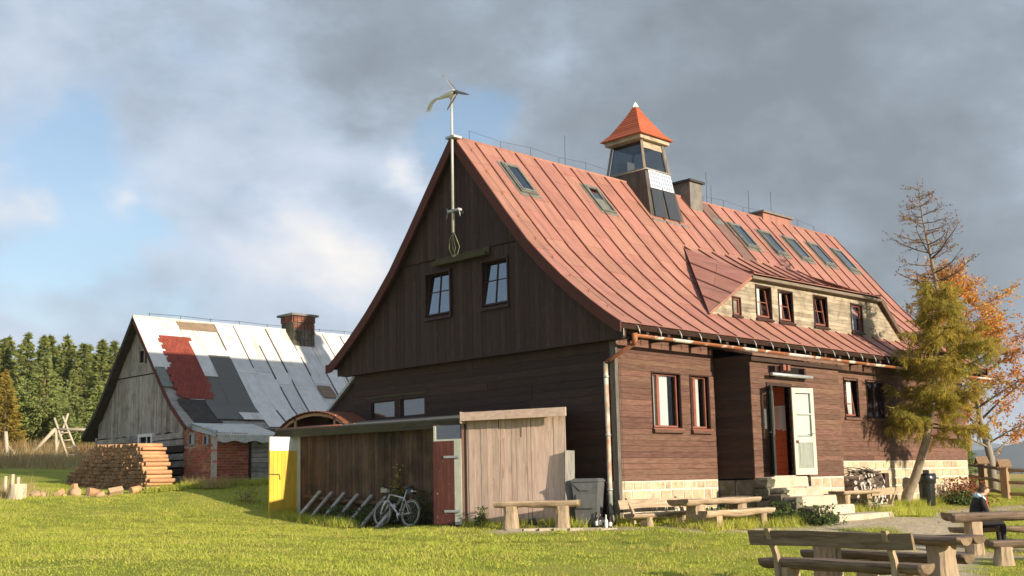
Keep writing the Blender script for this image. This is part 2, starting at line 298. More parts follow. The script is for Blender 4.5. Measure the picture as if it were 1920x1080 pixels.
def _solve():
    n = len(CTL); d = np.hypot(CTL[:, None, 0] - CTL[None, :, 0], CTL[:, None, 1] - CTL[None, :, 1]); A = np.zeros((n + 3, n + 3))
    A[:n, :n] = np.sqrt(d * d + 6) - .3 * np.eye(n); A[:n, n] = 1; A[:n, n + 1] = CTL[:, 0]; A[:n, n + 2] = CTL[:, 1]; A[n:, :n] = A[:n, n:].T
    return np.linalg.solve(A, np.r_[CTL[:, 2], 0, 0, 0])
GW = _solve()
def GA(x, y):
    x = np.asarray(x, float); y = np.asarray(y, float); r = np.hypot(x, y - 5); s = np.minimum(1, 80 / np.maximum(r, 1e-6)); xs = x * s; ys = 5 + (y - 5) * s
    d = np.hypot(xs[..., None] - CTL[:, 0], ys[..., None] - CTL[:, 1]); n = len(CTL)
    return np.sqrt(d * d + 6) @ GW[:n] + GW[n] + GW[n + 1] * xs + GW[n + 2] * ys
def G(x, y): return float(GA(x, y))
def vnoise(x, y, f, seed):   # cheap smooth value noise
    r = np.random.default_rng(seed); T = r.random((64, 64)); u = np.asarray(x) * f; v = np.asarray(y) * f
    i = np.floor(u).astype(int); j = np.floor(v).astype(int); a = u - i; b = v - j; a = a * a * (3 - 2 * a); b = b * b * (3 - 2 * b)
    return (T[i % 64, j % 64] * (1 - a) + T[(i + 1) % 64, j % 64] * a) * (1 - b) + (T[i % 64, (j + 1) % 64] * (1 - a) + T[(i + 1) % 64, (j + 1) % 64] * a) * b
PATHS = [([(.9, -3.3), (4, -3.6), (7.5, -3.7), (10.5, -2.9), (13, -2.2)], .42), ([(7.5, -3.6), (4.5, -5.0), (1.5, -6.6), (-3, -8.2)], .75), ([(-2.2, 1.3), (-1.5, .2), (-.6, -.5)], .30),
         ([(.1, -2.0), (1.6, -2.4), (3, -2.6)], .30), ([(12, -2.0), (16, -2.4), (21, -3)], .5), ([(4.2, -3.5), (6.5, -3.4)], .9), ([(.2, -1.2), (2.0, -1.2)], .2), ([(-6.3, -10.2), (-6.0, -8.0)], .35), ([(-5.1, -9.8), (-5.0, -7.6)], .3), ([(1.6, -7.6), (2.8, -7.2)], .4), ([(-1.9, 3.3), (-2.2, 4.6)], .2), ([(-2.4, 5.2), (-2.3, 6.6)], .15)]
def dirt(x, y):
    x = np.asarray(x, float); y = np.asarray(y, float); best = np.full(x.shape, -9.0)
    for pl, r in PATHS:
        for (ax, ay), (bx, by) in zip(pl[:-1], pl[1:]):
            dx, dy = bx - ax, by - ay; t = np.clip(((x - ax) * dx + (y - ay) * dy) / (dx * dx + dy * dy), 0, 1)
            best = np.maximum(best, r - np.hypot(x - ax - t * dx, y - ay - t * dy))
    return np.clip(.5 + (best + (vnoise(x, y, 1.6, 3) - .5) * .7 + (vnoise(x, y, 5, 4) - .5) * .3) * 2.2, 0, 1)
def dry(x, y):
    x = np.asarray(x, float); y = np.asarray(y, float)
    q = (y - 20.5) * .5 - (x + 4.5) * .55 + (vnoise(x, y, .45, 9) - .5) * 5
    a = np.clip(q / 3.0 + .25, 0, 1) * np.clip((y - 15.8) / 1.5, 0, 1) * np.clip((-3.9 - x) / .8, 0, 1)
    far = np.clip((np.hypot(x - CP[0], y - CP[1]) - 54) / 3, 0, 1) * np.clip(1 - (np.hypot(x - CP[0], y - CP[1]) - 68) / 8, .3, 1)
    band = np.clip(1.6 - np.abs(np.hypot(x - CP[0], y - CP[1]) - 47) / 5.5, 0, 1)
    return np.clip(np.maximum(a * (1 - .95 * band), far), 0, 1)
def ground():
    xs = np.unique(np.r_[-np.geomspace(45, 6000, 16)[::-1], np.arange(-40, 46, .36), np.geomspace(47, 9000, 22)])
    ys = np.unique(np.r_[-np.geomspace(36, 5000, 14)[::-1], np.arange(-32, 62, .36), np.geomspace(64, 9000, 22)])
    X, Y = np.meshgrid(xs, ys, indexing='ij'); Z = GA(X, Y); r = np.hypot(X, Y)
    m = np.clip(1 - (r - 60) / 40, 0, 1); Z = Z + m * ((vnoise(X, Y, .5, 1) - .5) * .10 + (vnoise(X, Y, 1.9, 2) - .5) * .05)
    Z = Z - np.clip((r - 160) / 300, 0, 1) * 14 - np.clip((r - 450) / 1500, 0, 1) * 30
    nx, ny = len(xs), len(ys); V = np.stack([X, Y, Z], -1).reshape(-1, 3)
    idx = np.arange(nx * ny).reshape(nx, ny); F = np.stack([idx[:-1, :-1], idx[1:, :-1], idx[1:, 1:], idx[:-1, 1:]], -1).reshape(-1, 4)
    me = bpy.data.meshes.new('ground'); me.vertices.add(len(V)); me.vertices.foreach_set('co', V.astype(np.float32).ravel())
    me.loops.add(F.size); me.loops.foreach_set('vertex_index', F.astype(np.int32).ravel()); me.polygons.add(len(F)); me.polygons.foreach_set('loop_start', np.arange(0, F.size, 4, dtype=np.int32))
    me.polygons.foreach_set('use_smooth', np.ones(len(F), bool)); me.update(calc_edges=True)
    ca = me.color_attributes.new('cover', 'FLOAT_COLOR', 'POINT'); D = np.ones((len(V), 4), np.float32); D[:, 0] = dirt(X, Y).ravel(); D[:, 1] = dry(X, Y).ravel()
    D[:, 2] = np.clip((r - 75) / 8, 0, 1).ravel(); ca.data.foreach_set('color', D.ravel())
    m = bpy.data.materials.new('meadow_ground'); m.use_nodes = True; nt = m.node_tree; N = nt.nodes; L = nt.links; b = N['Principled BSDF']; b.inputs['Roughness'].default_value = 1; b.inputs['Specular IOR Level'].default_value = .05
    at = N.new('ShaderNodeVertexColor'); at.layer_name = 'cover'; sp = N.new('ShaderNodeSeparateColor'); L.new(at.outputs[0], sp.inputs[0]); geo = N.new('ShaderNodeNewGeometry')
    def nz(s, d=6):
        n = N.new('ShaderNodeTexNoise'); n.inputs['Scale'].default_value = s; n.inputs['Detail'].default_value = d; n.inputs['Roughness'].default_value = .65; L.new(geo.outputs['Position'], n.inputs['Vector']); return n.outputs['Fac']
    def ramp(v, c):
        n = N.new('ShaderNodeValToRGB'); L.new(v, n.inputs[0]); e = n.color_ramp.elements; e[0].position, e[0].color = c[0][0], (*c[0][1], 1); e[1].position, e[1].color = c[-1][0], (*c[-1][1], 1)
        for p, q in c[1:-1]: k = e.new(p); k.color = (*q, 1)
        return n.outputs[0]
    def mx(f, a, c):
        n = N.new('ShaderNodeMix'); n.data_type = 'RGBA'; L.new(f, n.inputs[0]); L.new(a, n.inputs[6]); L.new(c, n.inputs[7]); return n.outputs[2]
    g = ramp(nz(.7), [(.3, (.17, .20, .033)), (.55, (.26, .27, .045)), (.75, (.33, .29, .085))])
    dr = ramp(nz(1.6), [(.3, (.20, .145, .06)), (.7, (.42, .31, .14))]); dt = ramp(nz(6), [(.3, (.36, .28, .18)), (.7, (.58, .48, .35))])
    fd = ramp(nz(.02), [(.35, (.42, .29, .10)), (.65, (.50, .37, .15))])
    c = mx(sp.outputs[1], g, dr); c = mx(sp.outputs[2], c, fd); c = mx(sp.outputs[0], c, dt); L.new(c, b.inputs['Base Color'])
    bp = N.new('ShaderNodeBump'); bp.inputs['Strength'].default_value = .6; bp.inputs['Distance'].default_value = .03; L.new(nz(28), bp.inputs['Height']); L.new(bp.outputs[0], b.inputs['Normal'])
    me.materials.append(m); o = bpy.data.objects.new('ground', me); COL.objects.link(o); tag(o, 'gently sloping mountain meadow with worn earth paths', 'meadow', kind='structure')
ground()
def hills():
    hm = mat('wooded_hill', (.045, .062, .05), (.075, .09, .065), scale=.006, detail=8, rough=1, spec=0)
    for nm, dist, az0, az1, base, peak, lab in (('hill', 3200, 56, 88, -60, 150, 'long blue wooded hill rising behind the fence on the right'), ('far_hill', 6200, 40, 95, -80, 200, 'pale distant ridge behind the wooded hill')):
        secs = []; n = 60
        for i in range(n + 1):
            a = R(az0 + (az1 - az0) * i / n); t = i / n; hz = base + (peak - base) * math.sin(math.pi * min(1, t * 1.15 + .02)) ** .8 * (.8 + .2 * math.sin(t * 9 + dist)) * (1 + .05 * math.sin(t * 31))
            d = Vector((math.sin(a), math.cos(a), 0)); c = Vector(CP)
            secs.append([tuple((c + d * (dist + dd)).xy) + (z,) for dd, z in ((-700, base - 40), (-300, base + (hz - base) * .55), (0, hz), (600, hz * .7), (1200, base - 60))])
        vs = [p for s in secs for p in s]; k = 5
        o = MB().add(vs, [(i * k + j, i * k + j + 1, (i + 1) * k + j + 1, (i + 1) * k + j) for i in range(n) for j in range(k - 1)], True).obj(nm, hm)
        tag(o, lab, 'hill', kind='structure')
hills()
# ------------------------------------------------------------------ main lodge
LZ = -.96
lodge = thing('mountain_lodge', 'large dark timber lodge with a steep red metal roof and a small lantern tower', 'lodge', (9, 4.8, LZ), world=True)
PR = [(-.54, 3.44), (-.1, 3.73), (.3, 4.02), (.75, 4.37), (1.2, 4.74), (1.7, 5.20), (2.25, 5.74), (3.0, 6.63), (4.0, 7.88), (4.85, 8.93)]
PY_ = [p[0] for p in PR]; PZ_ = [p[1] for p in PR]
def rz(y): return float(np.interp(y if y <= 4.85 else 9.7 - y, PY_, PZ_))
def wall_holes(name, axis, pos, th, u0, u1, z0, z1, holes, m, parent):
    us = sorted(q for q in {u0, u1, *[h[0] for h in holes], *[h[1] for h in holes]} if u0 <= q <= u1); zs = sorted({z0, z1, *[h[2] for h in holes], *[h[3] for h in holes]}); b = MB()
    for a, c in zip(us[:-1], us[1:]):
        run = None
        for d, e in zip(zs[:-1], zs[1:]):
            mu, mz = (a + c) / 2, (d + e) / 2
            if any(h[0] < mu < h[1] and h[2] < mz < h[3] for h in holes): continue
            if axis == 'y': b.box(a, c, pos, pos + th, d, e)
            else: b.box(pos, pos + th, a, c, d, e)
    return b.obj(name, m, parent, fix=False)
def siding(parent, axis, pos, out, u0, u1, z0, z1, h, holes, M, name='plank', split=None, th=.026, gap=.006):
    """horizontal planks on a wall; pos = wall plane, out = outward sign along the wall's normal axis"""
    z = z0
    while z < z1 - .03:
        t = min(z + h * U(.97, 1.03), z1); zc = (z + t) / 2; segs = [(u0, u1)]
        for a, b_, c, d in holes:
            if c < zc < d:
                ns = []
                for p, q in segs:
                    if b_ <= p or a >= q: ns.append((p, q)); continue
                    if a > p: ns.append((p, a))
                    if b_ < q: ns.append((b_, q))
                segs = [v for v in ns if v[1] - v[0] > .03]
        fin = []
        for p, q in segs:
            if split and q - p > split * 1.5:
                k = p + (q - p) * U(.35, .65); fin += [(p, k - .003), (k + .003, q)]
            else: fin.append((p, q))
        for p, q in fin:
            n = pos + out * (th / 2 + U(-.004, .004)); tilt = R(1.6)
            if axis == 'y': board(name, ((p + q) / 2, n, zc), (q - p, th, t - z - gap), M['x'], parent, (out * -tilt if out < 0 else tilt, U(-.0012, .0012), 0))
            else: board(name, (n, (p + q) / 2, zc), (th, q - p, t - z - gap), M['y'], parent, (U(-.0012, .0012), -out * tilt * -1, 0))
        z = t
def window(parent, o, u, n, w, h, fm, depth=.10, case=.07, muntins=(), curtain=None, gl=None, sill=True, tiltin=0.0, sashm=None, open_side=0.0, jambm=None):
    """o = lower left of the opening (seen from outside); u along the wall, n outward"""
    u = Vector(u); n = Vector(n); z = Vector((0, 0, 1)); T = Matrix(((u.x, n.x, z.x, o[0]), (u.y, n.y, z.y, o[1]), (u.z, n.z, z.z, o[2]), (0, 0, 0, 1)))
    gl = gl or GL; jm = jambm or fm
    f = MB(); d = -depth
    for a in ((-case, 0, -case, h + case), (w, w + case, -case, h + case), (0, w, h, h + case), (0, w, -case, 0)): f.box(a[0], a[1], d - .04, .035, a[2], a[3], T)
    win = f.obj('window', jm, parent)
    S = T @ Matrix.Translation((0, d, 0))
    if tiltin: S = T @ Matrix.Translation((0, d, .03)) @ Matrix.Rotation(tiltin, 4, 'X')
    s = MB(); sw = .04
    for a in ((.006, sw, .006, h - .006), (w - sw, w - .006, .006, h - .006), (sw, w - sw, h - sw, h - .006), (sw, w - sw, .006, sw + .01)): s.box(a[0], a[1], -.025, .025, a[2], a[3], S)
    for kind, t in muntins:
        if kind == 'v': s.box(t * w - .012, t * w + .012, -.022, .022, sw, h - sw, S)
        if kind == 'V': s.box(t * w - .045, t * w + .045, -.03, .03, sw, h - sw, S)
        if kind == 'h': s.box(sw, w - sw, -.018, .018, t * h - .010, t * h + .010, S)
    s.obj('sash', sashm or fm, win)
    MB().add([S @ Vector(q) for q in ((sw, 0, sw), (w - sw, 0, sw), (w - sw, 0, h - sw), (sw, 0, h - sw))], [(0, 1, 2, 3)]).obj('pane', gl, win, fix=False)
    if sill: MB().box(-case - .03, w + case + .03, -.02, .075, -case - .045, -case + .005, T).obj('sill', fm, win)
    if curtain:
        for (c0, c1, z0, z1) in curtain:
            cb = MB(); k = 16; vs = []
            for i in range(k + 1):
                uu = c0 * w + (c1 - c0) * w * i / k; dd = d - .06 + .018 * math.sin(i * 1.9) + .008 * math.sin(i * 4.1)
                vs += [T @ Vector((uu, dd, z0 * h)), T @ Vector((uu, dd, z1 * h))]
            cb.add(vs, [(2 * i, 2 * i + 2, 2 * i + 3, 2 * i + 1) for i in range(k)], True).obj('curtain', CURT, win)
    return win
NY = (0, -1, 0); NX = (-1, 0, 0)
# --- front wall, bay beside the corner
H1 = [(1.29, 2.33, 1.22, 2.48), (2.76, 3.48, 1.22, 2.48)]
wall_holes('inner_wall', 'y', .02, .2, .02, 3.74, -.9, 3.45, H1, DARK['x'], lodge)
siding(lodge, 'y', .02, -1, .03, 3.75, 0.0, 3.45, .132, [(a - .02, b + .02, c - .02, d + .02) for a, b, c, d in H1], BROWN, split=3.0)
for i, (a, b, c, d) in enumerate(H1):
    window(lodge, (a, 0, c), (1, 0, 0), NY, b - a, d - c, REDFR, depth=.10, case=.03, muntins=[('V', .30 if i == 0 else .36)], curtain=[(.03, .30, .02, .98), (.34, .76, .02, .98)], jambm=DARKFR, sashm=REDFR)
    box_obj('window_ledge', a - .06, b + .06, -.10, .0, c - .13, c - .055, BROWN['x'], lodge)
corner = MB().box(-.075, .028, -.055, .09, -.9, 3.12).obj('corner_post', woods('corner_wood', (.07, .06, .05), (.17, .15, .13), rand=.1, bump=.6)['z'], lodge)
# --- gable side, lower wall
HL = [(6.55, 7.55, 1.83, 2.34), (7.80, 8.85, 1.83, 2.34)]
wall_holes('inner_wall', 'x', .02, .2, .25, 9.56, -.9, 3.2, HL, DARK['y'], lodge)
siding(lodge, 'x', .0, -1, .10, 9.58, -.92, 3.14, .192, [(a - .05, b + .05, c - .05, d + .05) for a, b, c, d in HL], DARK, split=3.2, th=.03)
for (a, b, c, d) in HL:
    window(lodge, (0, b, c), (0, -1, 0), NX, b - a, d - c, DARKFR, depth=.03, case=.05, sill=False, curtain=[(.03, .97, .03, .97)], gl=GLR)
MB().box(-.055, .0, 6.42, 9.0, 2.42, 2.47).obj('window_hood', MOSSB, lodge)
# --- upper gable
GH = [(5.25, 6.19, 4.36, 5.50), (3.13, 4.02, 4.36, 5.50)]
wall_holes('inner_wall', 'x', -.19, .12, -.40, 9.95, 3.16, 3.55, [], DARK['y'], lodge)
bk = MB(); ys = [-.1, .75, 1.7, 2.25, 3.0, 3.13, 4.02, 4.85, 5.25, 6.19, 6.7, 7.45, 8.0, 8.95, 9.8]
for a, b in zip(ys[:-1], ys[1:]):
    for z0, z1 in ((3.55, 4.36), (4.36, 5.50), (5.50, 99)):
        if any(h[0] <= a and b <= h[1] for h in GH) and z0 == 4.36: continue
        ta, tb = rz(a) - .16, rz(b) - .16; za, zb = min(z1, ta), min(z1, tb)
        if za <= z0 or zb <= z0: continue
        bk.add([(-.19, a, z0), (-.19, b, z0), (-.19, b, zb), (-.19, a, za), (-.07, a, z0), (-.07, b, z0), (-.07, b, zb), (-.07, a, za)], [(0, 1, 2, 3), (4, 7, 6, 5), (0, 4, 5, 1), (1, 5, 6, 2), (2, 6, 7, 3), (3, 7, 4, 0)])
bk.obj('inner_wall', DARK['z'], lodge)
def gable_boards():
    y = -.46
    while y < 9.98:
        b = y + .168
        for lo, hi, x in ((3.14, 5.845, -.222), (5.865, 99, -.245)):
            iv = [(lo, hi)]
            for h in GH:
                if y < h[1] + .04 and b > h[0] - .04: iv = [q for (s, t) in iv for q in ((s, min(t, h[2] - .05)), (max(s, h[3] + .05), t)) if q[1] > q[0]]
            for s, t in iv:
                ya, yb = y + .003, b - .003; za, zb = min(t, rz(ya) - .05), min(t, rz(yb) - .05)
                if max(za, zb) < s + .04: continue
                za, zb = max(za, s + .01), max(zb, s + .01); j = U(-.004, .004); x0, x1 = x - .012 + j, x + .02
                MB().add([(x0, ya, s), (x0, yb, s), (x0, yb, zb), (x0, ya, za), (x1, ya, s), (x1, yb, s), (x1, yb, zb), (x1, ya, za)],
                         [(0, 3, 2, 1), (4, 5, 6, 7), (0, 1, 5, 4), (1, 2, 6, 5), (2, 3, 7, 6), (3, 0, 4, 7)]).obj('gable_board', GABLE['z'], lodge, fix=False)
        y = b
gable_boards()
for (a, b, c, d) in GH:
    window(lodge, (-.225, b, c), (0, -1, 0), NX, b - a, d - c, DARKFR, depth=.02, case=.045, muntins=[('v', .5), ('h', .55)], gl=GLG, tiltin=R(6), sashm=DARKFR)
box_obj('gable_soffit', -.24, .0, -.44, 9.95, 3.125, 3.155, GABLE['y'], lodge)
box_obj('gable_end_board', -.232, -.222, -.475, -.462, 3.18, 3.46, WHITEP, lodge)
sh = MB().box(-.43, -.26, 3.70, 5.72, 5.66, 5.70).box(-.30, -.262, 3.70, 5.72, 5.70, 5.86).box(-.435, -.41, 3.70, 5.72, 5.64, 5.75).obj('gable_shelf', MOSSB, lodge)
# --- porch
PF = -1.05; PX0, PX1 = 3.76, 7.95
HP = [(4.50, 5.47, .05, 2.24), (5.62, 6.42, .93, 2.22)]
wall_holes('inner_wall', 'y', PF + .03, .12, PX0 + .02, PX1 - .02, -.1, 2.82, HP, DARK['x'], lodge)
siding(lodge, 'y', PF + .03, -1, PX0 + .01, PX1, 0.0, 2.82, .134, HP, BROWN, split=2.2)
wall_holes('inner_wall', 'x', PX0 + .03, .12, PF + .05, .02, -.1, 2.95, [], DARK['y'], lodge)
siding(lodge, 'x', PX0 + .03, -1, PF + .02, .0, 0.0, 2.95, .150, [], DARK)  # sunless porch side: its shade is put into this darker board colour
MB().box(PX1 - .12, PX1 - .02, PF + .06, .02, -.1, 2.9).obj('inner_wall', BROWN['y'], lodge)
window(lodge, (HP[1][0], PF, HP[1][2]), (1, 0, 0), NY, .80, 1.29, DARKFR, depth=.09, case=.03, muntins=[('v', .5)], sill=False)
box_obj('window_ledge', 5.55, 6.50, PF - .09, PF + .0, .84, .91, BROWN['x'], lodge)
MB().box(3.70, 8.0, PF - .10, PF + .002, 2.80, 2.90).obj('porch_shadow_board', DARK['x'], lodge)  # dark board added to stand in for the gutter's shadow band
MB().add([(3.66, PF - .16, 2.92), (8.02, PF - .16, 2.92), (8.02, -.06, 3.20), (3.66, -.06, 3.20), (3.66, PF - .16, 2.98), (8.02, PF - .16, 2.98), (8.02, -.06, 3.26), (3.66, -.06, 3.26)],
         [(0, 1, 2, 3), (4, 7, 6, 5), (0, 4, 5, 1), (1, 5, 6, 2), (2, 6, 7, 3), (3, 7, 4, 0)]).obj('porch_roof', BROWN['x'], lodge)
for x in (5.02, 5.22):
    MB().add([(x + dx, PF - .05 - dy, 2.60 + zz) for dx in (0, .12) for dy, zz in ((0, 0), (.10, .03), (.10, .17), (0, .17))], [(0, 1, 2, 3), (4, 7, 6, 5), (0, 4, 5, 1), (1, 5, 6, 2), (2, 6, 7, 3), (3, 7, 4, 0)]).obj('rafter_end', REDFR, lodge)
rod = MB().tube([(4.38, PF - .20, 2.50), (6.25, PF - .20, 2.50)], .045, 10).obj('awning_roller', ZINC, lodge)
for x in (4.6, 5.95): MB().box(x, x + .07, PF - .17, PF + .0, 2.44, 2.72).obj('bracket', DARKFR, rod)
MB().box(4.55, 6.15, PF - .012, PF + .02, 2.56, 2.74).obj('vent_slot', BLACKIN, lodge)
# door frame, passage and the two open leaves
MB().box(4.42, 4.50, PF - .03, PF + .14, .03, 2.32).box(5.47, 5.55, PF - .03, PF + .14, .03, 2.32).box(4.50, 5.47, PF - .03, PF + .14, 2.24, 2.32).obj('door_frame', DARKFR, lodge)
MB().box(4.50, 5.47, PF - .06, PF + .2, -.02, .045).obj('threshold', STEPST, lodge)
ps = MB()
for i in range(14): ps.box(4.3, 6.6, PF + 1.42 + U(-.003, .003), PF + 1.45, .03 + i * .17, .03 + i * .17 + .163)
ps.obj('passage_wall', INNER, lodge)
ps = MB()
for i in range(13): ps.box(5.62 + U(-.003, .003), 5.65, PF + .16, PF + 2.2, .03 + i * .175, .03 + i * .175 + .168)
ps.obj('passage_wall', INNER, lodge)
MB().box(4.1, 7.2, PF + .13, 1.6, -.02, .02).obj('passage_floor', INNER, lodge)
lc = MB(); vs = []
for i in range(22):
    yy = PF + .18 + i * .06; xx = 5.57 + .02 * math.sin(i * 1.3); vs += [(xx, yy, 1.80), (xx, yy, 1.16 + .16 * i / 21 + .03 * math.sin(i * 2.6))]
lc.add(vs, [(2 * i, 2 * i + 1, 2 * i + 3, 2 * i + 2) for i in range(21)], True).obj('lace_curtain', CURT, lodge)
def leaf(hx, ang, w, m, gm, lab):
    T = Matrix.Translation((hx, PF - .03, .055)) @ Matrix.Rotation(ang, 4, 'Z'); h = 2.17; b = MB()
    for a in ((0, .11, 0, h), (w - .11, w, 0, h), (.11, w - .11, h - .13, h), (.11, w - .11, 0, .16), (.11, w - .11, .80, .95), (.11, w - .11, 1.50, 1.53)): b.box(a[0], a[1], -.022, .022, a[2], a[3], T)
    d = b.obj('door', m, lodge); d['label'] = lab
    MB().box(.11, w - .11, -.010, .010, .16, .80, T).box(.19, w - .19, -.018, .018, .24, .72, T).obj('panel', PANELG if gm is CREAMP else gm, d)
    MB().add([T @ Vector(q) for q in ((.11, 0, .95), (w - .11, 0, .95), (w - .11, 0, h - .13), (.11, 0, h - .13))], [(0, 1, 2, 3)]).obj('pane', GL, d, fix=False)
    MB().add([T @ Vector(p) for k in range(9) for p in ((.12 + k * (w - .24) / 8, .03 + .012 * (k % 2), .97), (.12 + k * (w - .24) / 8, .03 + .012 * (k % 2), h - .15))], [(2 * i, 2 * i + 1, 2 * i + 3, 2 * i + 2) for i in range(8)], True).obj('curtain', CURT, d)
    MB().tube([T @ Vector((w - .06, -.02, 1.03)), T @ Vector((w - .06, -.07, 1.03)), T @ Vector((w - .17, -.075, 1.03))], .011, 6).obj('handle', STEEL, d)
leaf(5.50, R(-14), .74, CREAMP, CREAMP, 'pale weathered glazed door leaf swung open beside the entrance')
leaf(4.52, R(-141), .46, GREENFR, GREENFR, 'dark green door leaf folded open towards the steps')
MB().box(4.28, 4.36, PF - .012, PF + .0, 1.18, 1.66).obj('notice', WHITEP, lodge)
# --- wing wall
HW = [(10.08, 10.86, 1.68, 2.78), (11.38, 12.40, 1.68, 2.78)]
wall_holes('inner_wall', 'y', .02, .2, 7.9, 17.95, -.9, 3.45, HW, DARK['x'], lodge)
siding(lodge, 'y', .02, -1, 7.95, 17.98, .43, 3.45, .136, HW, BROWN, split=3.4)
window(lodge, (10.08, 0, 1.68), (1, 0, 0), NY, .78, 1.10, DARKFR, depth=.12, case=.02, muntins=[('h', .33), ('h', .66), ('v', .5)], sashm=REDFR, sill=False, tiltin=R(7), curtain=[(.62, .92, .02, .98)])
window(lodge, (11.38, 0, 1.68), (1, 0, 0), NY, 1.02, 1.10, DARKFR, depth=.08, case=.02, muntins=[('V', .55)], sill=False, curtain=[(.05, .25, .02, .98)])
for a, b in ((10.0, 10.95), (11.3, 12.5)): box_obj('window_ledge', a, b, -.08, .0, 1.59, 1.65, BROWN['x'], lodge)
MB().box(17.85, 18.0, .02, 9.58, -.9, 3.4).add([(17.9, .1, 3.4), (17.9, 4.85, 8.7), (17.9, 9.6, 3.4)], [(0, 1, 2)]).obj('end_wall', DARK['y'], lodge)
MB().box(.2, 18.0, 9.44, 9.58, -.9, 3.4).obj('rear_wall', DARK['x'], lodge)
# --- stone plinth, block by block
def stones(x0, x1, z0, z1, y, rows, avg, m, axis='x', pos=0):
    hs = [1 + U(-.18, .18) for _ in range(rows)]; s = sum(hs); z = z0
    for h in hs:
        hh = (z1 - z0) * h / s; x = x0
        while x < x1 - .01:
            w = avg * U(.6, 1.35)
            if x1 - x - w < avg * .5: w = x1 - x
            b = MB(); g = .014; j = lambda: U(-.008, .008); d = .028 + U(0, .012); c = .014
            p = [(x + g, z + g), (x + w - g, z + g), (x + w - g, z + hh - g), (x + g, z + hh - g)]; q = [(a + (c if i in (0, 3) else -c) + j(), e + (c if i < 2 else -c) + j()) for i, (a, e) in enumerate(p)]
            if axis == 'x': vs = [(a, y, e) for a, e in p] + [(a, y - d, e) for a, e in q]
            else: vs = [(pos, a, e) for a, e in p] + [(pos - d, a, e) for a, e in q]
            b.add(vs, [(4, 5, 6, 7), (0, 1, 5, 4), (1, 2, 6, 5), (2, 3, 7, 6), (3, 0, 4, 7)]).obj('stone', m, lodge)
            x += w
        z += hh
MB().box(.0, 3.74, .001, .2, -1.3, -.005).obj('mortar_bed', MORTAR, lodge)
stones(.0, 3.72, -1.1, -.01, .02, 5, .40, STONE)
MB().box(-.03, .01, .0, .35, -1.3, -.0).obj('mortar_bed', MORTAR, lodge)
stones(.0, .36, -1.1, -.01, 0, 4, .36, STONED, 'y', -.03)
MB().box(3.79, 3.95, PF + .04, 0, -1.3, -.0).box(3.79, 4.5, PF + .04, PF + .1, -1.3, -.0).obj('mortar_bed', PLAST, lodge)
stones(PF, .02, -1.1, -.02, 0, 3, .5, STONED, 'y', 3.79)
MB().box(6.3, 7.93, PF + .021, PF + .2, -1.3, -.0).obj('mortar_bed', MORTAR, lodge)
stones(6.3, 7.93, -1.1, -.02, PF + .04, 4, .5, STONE)
MB().box(7.93, 17.96, .011, .2, -1.3, .425).obj('mortar_bed', MORTAR, lodge)
stones(7.95, 17.96, -1.05, .42, .03, 6, .50, STONE)
vent = MB().box(14.62, 15.0, -.035, -.028, -.28, .13).obj('vent_opening', BLACKIN, lodge)
# --- roof: deck, sheets, seams
X0, X1 = -.42, 18.75
def prof_pts(y0, y1, n=5):
    ks = sorted({y0, y1, *[p for p in PY_ if y0 < p < y1]}); return [(y, rz(y)) for y in ks]
def offs(pts, d):
    out = []
    for i, (y, z) in enumerate(pts):
        a = pts[max(i - 1, 0)]; b = pts[min(i + 1, len(pts) - 1)]; ty, tz = b[0] - a[0], b[1] - a[1]; l = math.hypot(ty, tz); out.append((y - tz / l * d, z + ty / l * d))
    return out
deck = MB()
for sgn in (1, -1):
    f = lambda y: y if sgn == 1 else 9.7 - y
    top = [(f(y), z) for y, z in offs(prof_pts(-.54, 4.85), -.012)]; bot = [(f(y), z) for y, z in offs(prof_pts(-.54, 4.85), -.12)]
    bot[-1] = (4.85, 8.75); top[-1] = (4.85, 8.915); ring = top + bot[::-1]; n = len(ring)
    vs = [(X0, y, z) for y, z in ring] + [(X1, y, z) for y, z in ring]; k = len(top)
    deck.add(vs, [(i, i + 1, n + i + 1, n + i) for i in range(n - 1)] + [(n - 1, 0, n, 2 * n - 1)] + [(i, i + 1, n - 2 - i, n - 1 - i) for i in range(k - 1)] + [(n + i, n + n - 1 - i, n + n - 2 - i, n + i + 1) for i in range(k - 1)])
deck.obj('roof_deck', DARK['x'], lodge)
SW = .742; NS = 26
def sheet_mesh(y0, y1, lift):
    pts = prof_pts(y0, y1); a = offs(pts, .004); b = offs(pts, .016); n = len(pts); a[0] = (a[0][0], a[0][1] + lift); b[0] = (b[0][0], b[0][1] + lift); vs = []
    for x in (.004, SW - .004): vs += [(x, y, z) for y, z in a] + [(x, y, z) for y, z in b]
    m = 2 * n; fs = []
    for i in range(n - 1): fs += [(n + i, m + n + i, m + n + i + 1, n + i + 1), (i, i + 1, m + i + 1, m + i), (i, n + i, n + i + 1, i + 1), (m + i, m + i + 1, m + n + i + 1, m + n + i)]
    fs += [(0, m, m + n, n), (n - 1, 2 * n - 1, m + 2 * n - 1, m + n - 1)]
    return MB().add(vs, fs).mesh('roof_sheet', ROOF)
def ylen(): 
    L_ = [0]
    for a, b in zip(PR[:-1], PR[1:]): L_.append(L_[-1] + math.hypot(b[0] - a[0], b[1] - a[1]))
    return L_
AL = ylen()
def y_at(s): return float(np.interp(s, AL, PY_))
MESHES = {}
DX0, DX1 = 4.2, 14.95
